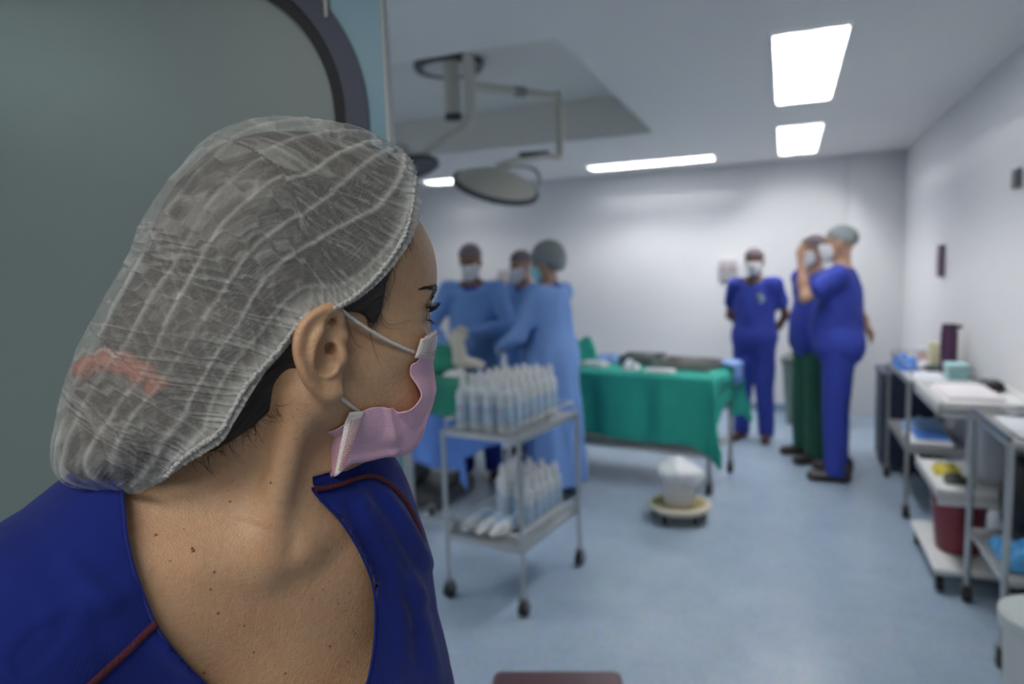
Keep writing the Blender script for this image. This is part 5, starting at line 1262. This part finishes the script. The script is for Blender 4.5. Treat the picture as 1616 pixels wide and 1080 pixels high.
# ---- ceiling surgical lamp
cream = P('lamp cream enamel', (.64,.63,.56), .4); cream_l = P('lamp cover white', (.70,.70,.67), .4); darkr = P('dark lamp rim', (.05,.06,.07), .45)
m0 = atz(708,98,RZ); mx, my = float(m0[0]), float(m0[1])
sl = thing('surgical_lamp', 'ceiling mounted surgical lamp with jointed arms and a large round cream head', 'lamp', (mx,my,RZ))
MB().lathe([(0,-.05),(.12,-.05),(.17,-.035),(.185,-.005),(.185,0),(0,0)],40).build('ceiling_plate', cream_l, sl); MB().lathe([(.186,0),(.205,-.006),(.210,-.03),(.200,-.045),(.187,-.04)],40).build('plate_rim', darkr, sl)
def sp(x, y, d): return np.array(D(x,y,d))-np.array([mx,my,RZ])
c1 = sp(713,125,3.95); c1b = sp(710,180,3.95)
MB().cyl(c1*[1,1,0]+[0,0,-.04],(c1[0],c1[1],c1b[2]),.045,20).build('column', cream, sl); MB().cyl((c1[0],c1[1],c1b[2]),(c1[0],c1[1],c1b[2]-.03),.05,20).build('column_end', darkr, sl)
c2_ = sp(740,110,3.85); c2b = sp(738,198,3.85)
MB().tube([(c2_[0],c2_[1],-.04),(c2_[0],c2_[1],c2b[2]+.03),(c2b[0]-.01,c2b[1],c2b[2])],[.036,.032,.024],16).build('hub_post', cream_l, sl)
a1 = np.array([c2_[0],c2_[1],sp(745,135,3.85)[2]]); a2 = sp(882,152,4.15); a3 = sp(879,247,4.15); a3[0:2] = a2[0:2]; a4 = sp(785,262,4.0)
MB().tube([a1, a1*.5+a2*.5, a2],[.026,.024,.022],14).build('upper_arm', cream, sl); MB().cyl(a1*.52+a2*.48,a1*.40+a2*.60,.031,16).build('arm_collar', steel_d, sl)
MB().tube([a2+[0,0,.03],a3],[.026,.024],14).build('drop_tube', cream, sl)
MB().tube(smooth_curve([a3,a3*.75+a4*.25+[0,0,.02],a4*.7+a3*.3+[0,0,.02],a4],5), .018, 12).build('lower_arm', cream, sl); MB().tube([a3*.8+a4*.2+[0,0,.035],a3*.35+a4*.65+[0,0,.04]],[.016,.022],12).build('spring_cover', darkr, sl)
b0 = sp(738,198,3.85); b1 = sp(640,262,3.75)
MB().tube([b0,b0*.5+b1*.5+[0,0,.01],b1],[.022,.018,.016],12).build('second_arm', cream, sl)
def lamp_head(c_, nrm, R_, grip=True):
    T_ = alignT(c_, np.array(c_)+np.array(nrm)); h = MB(); h.lathe([(0,.09),(.06,.088),(R_*.55,.062),(R_*.9,.024),(R_,.0),(R_,-.012)],44,T=T_); ho = h.build('lamp_head', cream, sl)
    MB().lathe([(R_+.001,.006),(R_+.014,.0),(R_+.014,-.022),(R_-.004,-.026),(R_-.02,-.018)],44,T=T_).build('head_rim', darkr, ho)
    MB().lathe([(R_-.018,-.016),(0,-.020)],44,T=T_).build('lens', P('lamp lens', (.5,.52,.52), .2), ho)
    MB().lathe([(0,-.020),(.016,-.022),(.018,-.10),(.012,-.112),(0,-.114)],16,T=T_).build('handle', P('lamp handle', (.10,.11,.13), .5), ho)
    MB().tube([np.array(T_@Vector((R_*math.cos(a),R_*math.sin(a),.012))) + np.array(T_.to_3x3()@Vector((0,0,.03+.06*math.sin((a+.9)/1.8*math.pi)))) for a in np.linspace(-.9,.9,12)], .010, 8).build('yoke', steel, ho)
    return ho
lamp_head(sp(783,292,4.0), np.array(.25*CRT-.42*CFW+np.array([0,0,.9])), .245)
lamp_head(sp(632,266,3.75), np.array(-.2*CRT+.1*CFW+np.array([0,0,.95])), .20)
# ---- stool at the bottom edge
s0 = atz(905,1064,.47); sq = thing('stool', 'low stool with a square maroon padded seat at the bottom edge of the picture', 'stool', (float(s0[0])+.0,float(s0[1])-.13,0), math.radians(19))
MB().box((-.165,-.15,.405),(.165,.15,.47),.022,4).build('seat', P('maroon vinyl', (.10,.045,.055), .45, bump=.1, bscale=90), sq)
MB().box((-.158,-.142,.385),(.158,.142,.406),.004).build('seat_base', P('black plastic', (.02,.02,.025), .5), sq)
for sx in (-1,1):
    for sy in (-1,1):
        MB().tube([(sx*.135,sy*.12,.39),(sx*.155,sy*.14,.012)],.012,12).build('leg', steel, sq); MB().cyl((sx*.155,sy*.14,0),(sx*.155,sy*.14,.02),.016,12).build('foot', rub, sq)
st_ = MB(); 
for sy in (-1,1): st_.cyl((-.148,sy*.132,.16),(.148,sy*.132,.16),.007,10)
st_.build('stretcher', steel, sq)

# ---- carts along the right wall
def item(name, label, cat, t, x, y, z, parts, rz=0, group=None):
    """rests on a cart: room position from the cart's frame"""
    T_ = t.matrix_basis @ TR((x,y,z),rz=rz); return put(name, label, cat, T_, parts, group)
blue_pk = P('blue pack', (.05,.20,.62), .6); lblue = P('pale blue pack', (.30,.48,.75), .6); paper = P('paper white', (.72,.74,.78), .7); navyp = P('navy plastic', (.006,.018,.05), .5)
R1, w1, d1, _, _ = cart('steel_trolley', 'long steel trolley by the right wall beyond the white cart, blue packs on both shelves', 'trolley', [(.655,4.36),(.975,4.36),(.975,5.16),(.655,5.16)], [.40,.79], legr=.012, rails=(.87,), m=steel_d)
item('paper_sheets', 'white papers spread on the near top end of the long steel trolley', 'papers', R1, -.04,-.20,.795, [('c', MB().box((-.11,-.16,0),(.11,.16,.006),.001).box((-.09,-.12,.006),(.12,.13,.010),.001,T=TR(rz=.12)), paper)])
item('plastic_pack', 'blue plastic pack at the left edge of the long steel trolley top, beside the man', 'pack', R1, -.09,.27,.795, [('c', crumple(.12,.16,.09,31), blue_pk)])
item('plastic_pack', 'small blue plastic pack nearer than the larger one on the long trolley top', 'pack', R1, -.10,.05,.795, [('c', crumple(.10,.12,.06,33), blue_pk)])
item('gauze_wad', 'white gauze heap between the blue packs on the long trolley top', 'gauze', R1, .02,.14,.795, [('c', crumple(.12,.13,.07,35), whitec)])
item('carton', 'cream cardboard carton standing on the long trolley left of the purple flask', 'carton', R1, .07,.12,.795, [('box', MB().box((-.05,-.06,0),(.05,.06,.16),.003), P('cream card', (.66,.62,.42), .7)), ('flap', MB().box((-.05,-.06,.160),(.0,.06,.164),.001), P('cream card2', (.55,.50,.35), .7))])
item('carton', 'small pink and white carton left of the cream carton on the long trolley', 'carton', R1, .03,.30,.795, [('box', MB().box((-.04,-.04,0),(.04,.04,.11),.003), P('pink card', (.62,.42,.40), .7)), ('lid', MB().box((-.042,-.042,.09),(.042,.042,.112),.002), paper)])
item('flask', 'tall dark purple flask standing on the long trolley against the right wall', 'flask', R1, .085,-.10,.795, [('body', MB().lathe([(0,0),(.042,0),(.045,.006),(.045,.25),(.040,.265),(0,.266)],28), P('purple flask', (.045,.012,.045), .35)), ('lid', MB().lathe([(0,.262),(.041,.262),(.042,.29),(.034,.302),(0,.303)],24).box((.03,-.012,.27),(.065,.012,.295),.005), P('purple lid', (.03,.008,.03), .4))])
item('carton', 'pale teal box on the near end of the long trolley, right of the purple flask', 'carton', R1, .085,-.30,.795, [('box', MB().box((-.05,-.07,0),(.05,.07,.085),.004), P('teal box', (.30,.52,.52), .5)), ('lid', MB().box((-.053,-.073,.07),(.053,.073,.095),.004), P('teal box lid', (.38,.62,.62), .5))])
item('bowl', 'dark green bowl at the foot of the cream carton on the long trolley', 'bowl', R1, .03,-.0,.795, [('c', MB().lathe([(0,0),(.035,0),(.055,.035),(.052,.036),(.033,.006),(0,.005)],24), P('dark green bowl', (.02,.05,.04), .4))])
item('plastic_pack', 'white and blue pack on the near end of the long trolley lower shelf', 'pack', R1, -.03,-.20,.405, [('pack', MB().box((-.11,-.15,0),(.11,.15,.035),.012,3), paper), ('blue_wrap', MB().box((-.07,-.10,.035),(.10,.12,.050),.006,3), blue_pk)])
item('plastic_pack', 'blue pack on the lower shelf of the long trolley, behind the white and blue one', 'pack', R1, -.0,.15,.405, [('c', crumple(.22,.26,.08,41), lblue)])
bn = thing('waste_bin', 'dark navy waste bin behind the legs of the long steel trolley', 'bin', (.80,5.50,0))
MB().box((-.16,-.22,.03),(.16,.22,.66),.02,3).build('bin_body', navyp, bn); MB().box((-.17,-.23,.66),(.17,.23,.70),.012,3).build('lid', P('navy lid', (.01,.025,.06), .4), bn)
gb = thing('waste_bin', 'grey green waste bin against the back wall behind the man in green trousers', 'bin', (.17,6.72,0))
MB().lathe([(0,.0),(.15,.0),(.19,.55),(.20,.56),(.20,.58),(0,.58)],32).build('bin_body', P('grey green bin', (.12,.17,.15), .5), gb); MB().lathe([(.205,.575),(.21,.60),(.12,.66),(0,.67)],32).build('lid', P('bin lid', (.06,.08,.08), .5), gb)
# white plastic cart
wc = thing('plastic_cart', 'white plastic utility cart with a maroon bucket below, beside the right wall', 'cart', (.81,3.69,0))
ws, wl = .185, .31
MB().box((-ws,-wl,.815),(ws,wl,.835),.006,3).box((-ws,-wl,.80),(-ws+.012,wl,.865),.005).box((ws-.012,-wl,.80),(ws,wl,.865),.005).box((-ws,-wl,.80),(ws,-wl+.012,.865),.005).box((-ws,wl-.012,.80),(ws,wl,.865),.005).build('top_tray', white_p, wc)
MB().box((-ws+.01,-wl+.02,.43),(ws-.01,wl-.02,.455),.01,3).box((-ws+.01,-wl+.02,.42),(-ws+.022,wl-.02,.475),.005).box((-ws+.01,-wl+.02,.40),(ws-.01,-wl+.035,.475),.005).build('middle_shelf', white_p, wc)
MB().box((-ws,-wl,.085),(ws,wl,.12),.015,3).build('base_shelf', white_p, wc)
MB().box((.02,-.12,.455),(.13,.18,.80),.02,3).build('pedestal', P('pale grey plastic', (.52,.55,.60), .5), wc); MB().box((.06,.20,.12),(.13,.26,.43),.01,3).build('post', P('pale grey plastic', (.52,.55,.60), .5), wc)
for sx in (-1,1):
    for sy in (-1,1): caster(wc, sx*(ws-.03), sy*(wl-.04), .032)
mb_ = item('bucket', 'maroon plastic bucket on the base shelf of the white plastic cart', 'bucket', wc, -.045,-.06,.121, [('bucket', MB().lathe([(0,0),(.085,0),(.092,.01),(.115,.265),(.122,.27),(.122,.28),(.112,.28),(.088,.02),(0,.015)],32), P('maroon plastic', (.16,.010,.022), .45)), ('handle', MB().tube([(.118*math.cos(a),.118*math.sin(a)*.3-.05,.24-.06*math.sin(a)) for a in np.linspace(0,math.pi,14)],.004,8), steel_d)])
item('cloth', 'yellow cloth lying on the middle shelf of the white plastic cart', 'cloth', wc, -.08,.05,.457, [('c', crumple(.11,.13,.05,51), P('yellow cloth', (.60,.50,.08), .8))])
item('cloth', 'dark grey cloth beside the yellow one on the middle shelf', 'cloth', wc, -.07,-.11,.457, [('c', crumple(.10,.09,.04,53), P('dark grey cloth', (.07,.08,.07), .8))])
item('folded_cloth', 'white folded sheets covering the top tray of the white cart', 'cloth', wc, -.03,-.02,.837, [('c', MB().box((-.12,-.22,0),(.12,.22,.02),.008,3).box((-.10,-.18,.018),(.115,.20,.034),.007,3), P('pinkish white cloth', (.72,.68,.70), .8, bump=.4, bscale=40))])
item('device', 'black rounded device resting at the far right on top of the white cart', 'device', wc, .13,.22,.837, [('body', MB().box((-.04,-.07,0),(.04,.07,.05),.02,4), P('black device', (.012,.012,.014), .4)), ('button', MB().lathe([(0,0),(.015,0),(.013,.008),(0,.009)],16,T=TR((0,-.02,.05))), steel_d)])
# nearest steel cart
R3, w3, d3, _, _ = cart('steel_trolley', 'nearest steel trolley at the right picture edge, papers on top and a blue pack below', 'trolley', [(.742,2.82),(.982,2.82),(.982,3.34),(.742,3.34)], [.33,.835], legr=.013, m=steel)
MB().box((-w3/2-.006,-d3/2-.006,.838),(-w3/2+.004,d3/2+.006,.852),.002).build('edge_strip', P('navy edge', (.02,.035,.09), .5), R3)
item('paper_sheets', 'white papers and a tray cloth on top of the nearest steel trolley', 'papers', R3, .01,-.03,.84, [('c', MB().box((-.09,-.17,0),(.09,.17,.006),.001).box((-.08,-.12,.006),(.10,.10,.011),.001,T=TR(rz=-.2)), paper)])
item('kidney_dish', 'small steel dish at the far end of the nearest steel trolley top', 'dish', R3, .02,.20,.84, [('c', MB().lathe([(0,0),(.045,0),(.058,.03),(.055,.031),(.043,.004),(0,.003)],28), steel)])
item('plastic_pack', 'bright blue pack on the lower shelf of the nearest steel trolley', 'pack', R3, .0,-.05,.335, [('c', crumple(.18,.28,.09,61), P('sky blue pack', (.05,.26,.52), .6))])
bb = thing('waste_bag', 'large black waste bag hanging in a frame by the right wall behind the nearest trolley', 'bag', (1.20,3.0,0)) if False else None
o = sdfobj('black_bag', lambda p: np.maximum(su(el(p,(0,0,.20),(.085,.17,.20)), el(p,(0,.02,.36),(.05,.09,.06)), .04)-.008*vnoise(p*20), .001-p[:,2]), (-.13,-.22,-.02), (.13,.22,.46), .010, P('black bag', (.008,.008,.010), .45), None, world=False)
o.matrix_basis = R3.matrix_basis @ TR((.03,.06,.425)); bpy.data.objects.remove(o)
o = sdfobj('black_bag', lambda p: np.maximum(su(el(p,(0,0,.16),(.070,.095,.17)), el(p,(0,.01,.30),(.04,.05,.05)), .04)-.006*vnoise(p*24), .001-p[:,2]), (-.11,-.14,-.02), (.11,.14,.40), .010, P('black bag', (.008,.008,.010), .45), None, world=False)
o.matrix_basis = R3.matrix_basis @ TR((.03,.155,.335)); tag(o, 'black bag standing on the lower shelf of the nearest steel trolley', 'bag')
wd = thing('white_drum', 'white round drum with a lid at the lower right corner of the picture', 'drum', (.80,2.52,0))
MB().lathe([(0,0),(.12,0),(.125,.01),(.135,.32),(0,.32)],40).build('drum_body', white_p, wd); MB().lathe([(.136,.305),(.148,.307),(.150,.35),(.143,.358),(0,.360)],40).build('lid', P('pale green lid', (.66,.72,.70), .4), wd)
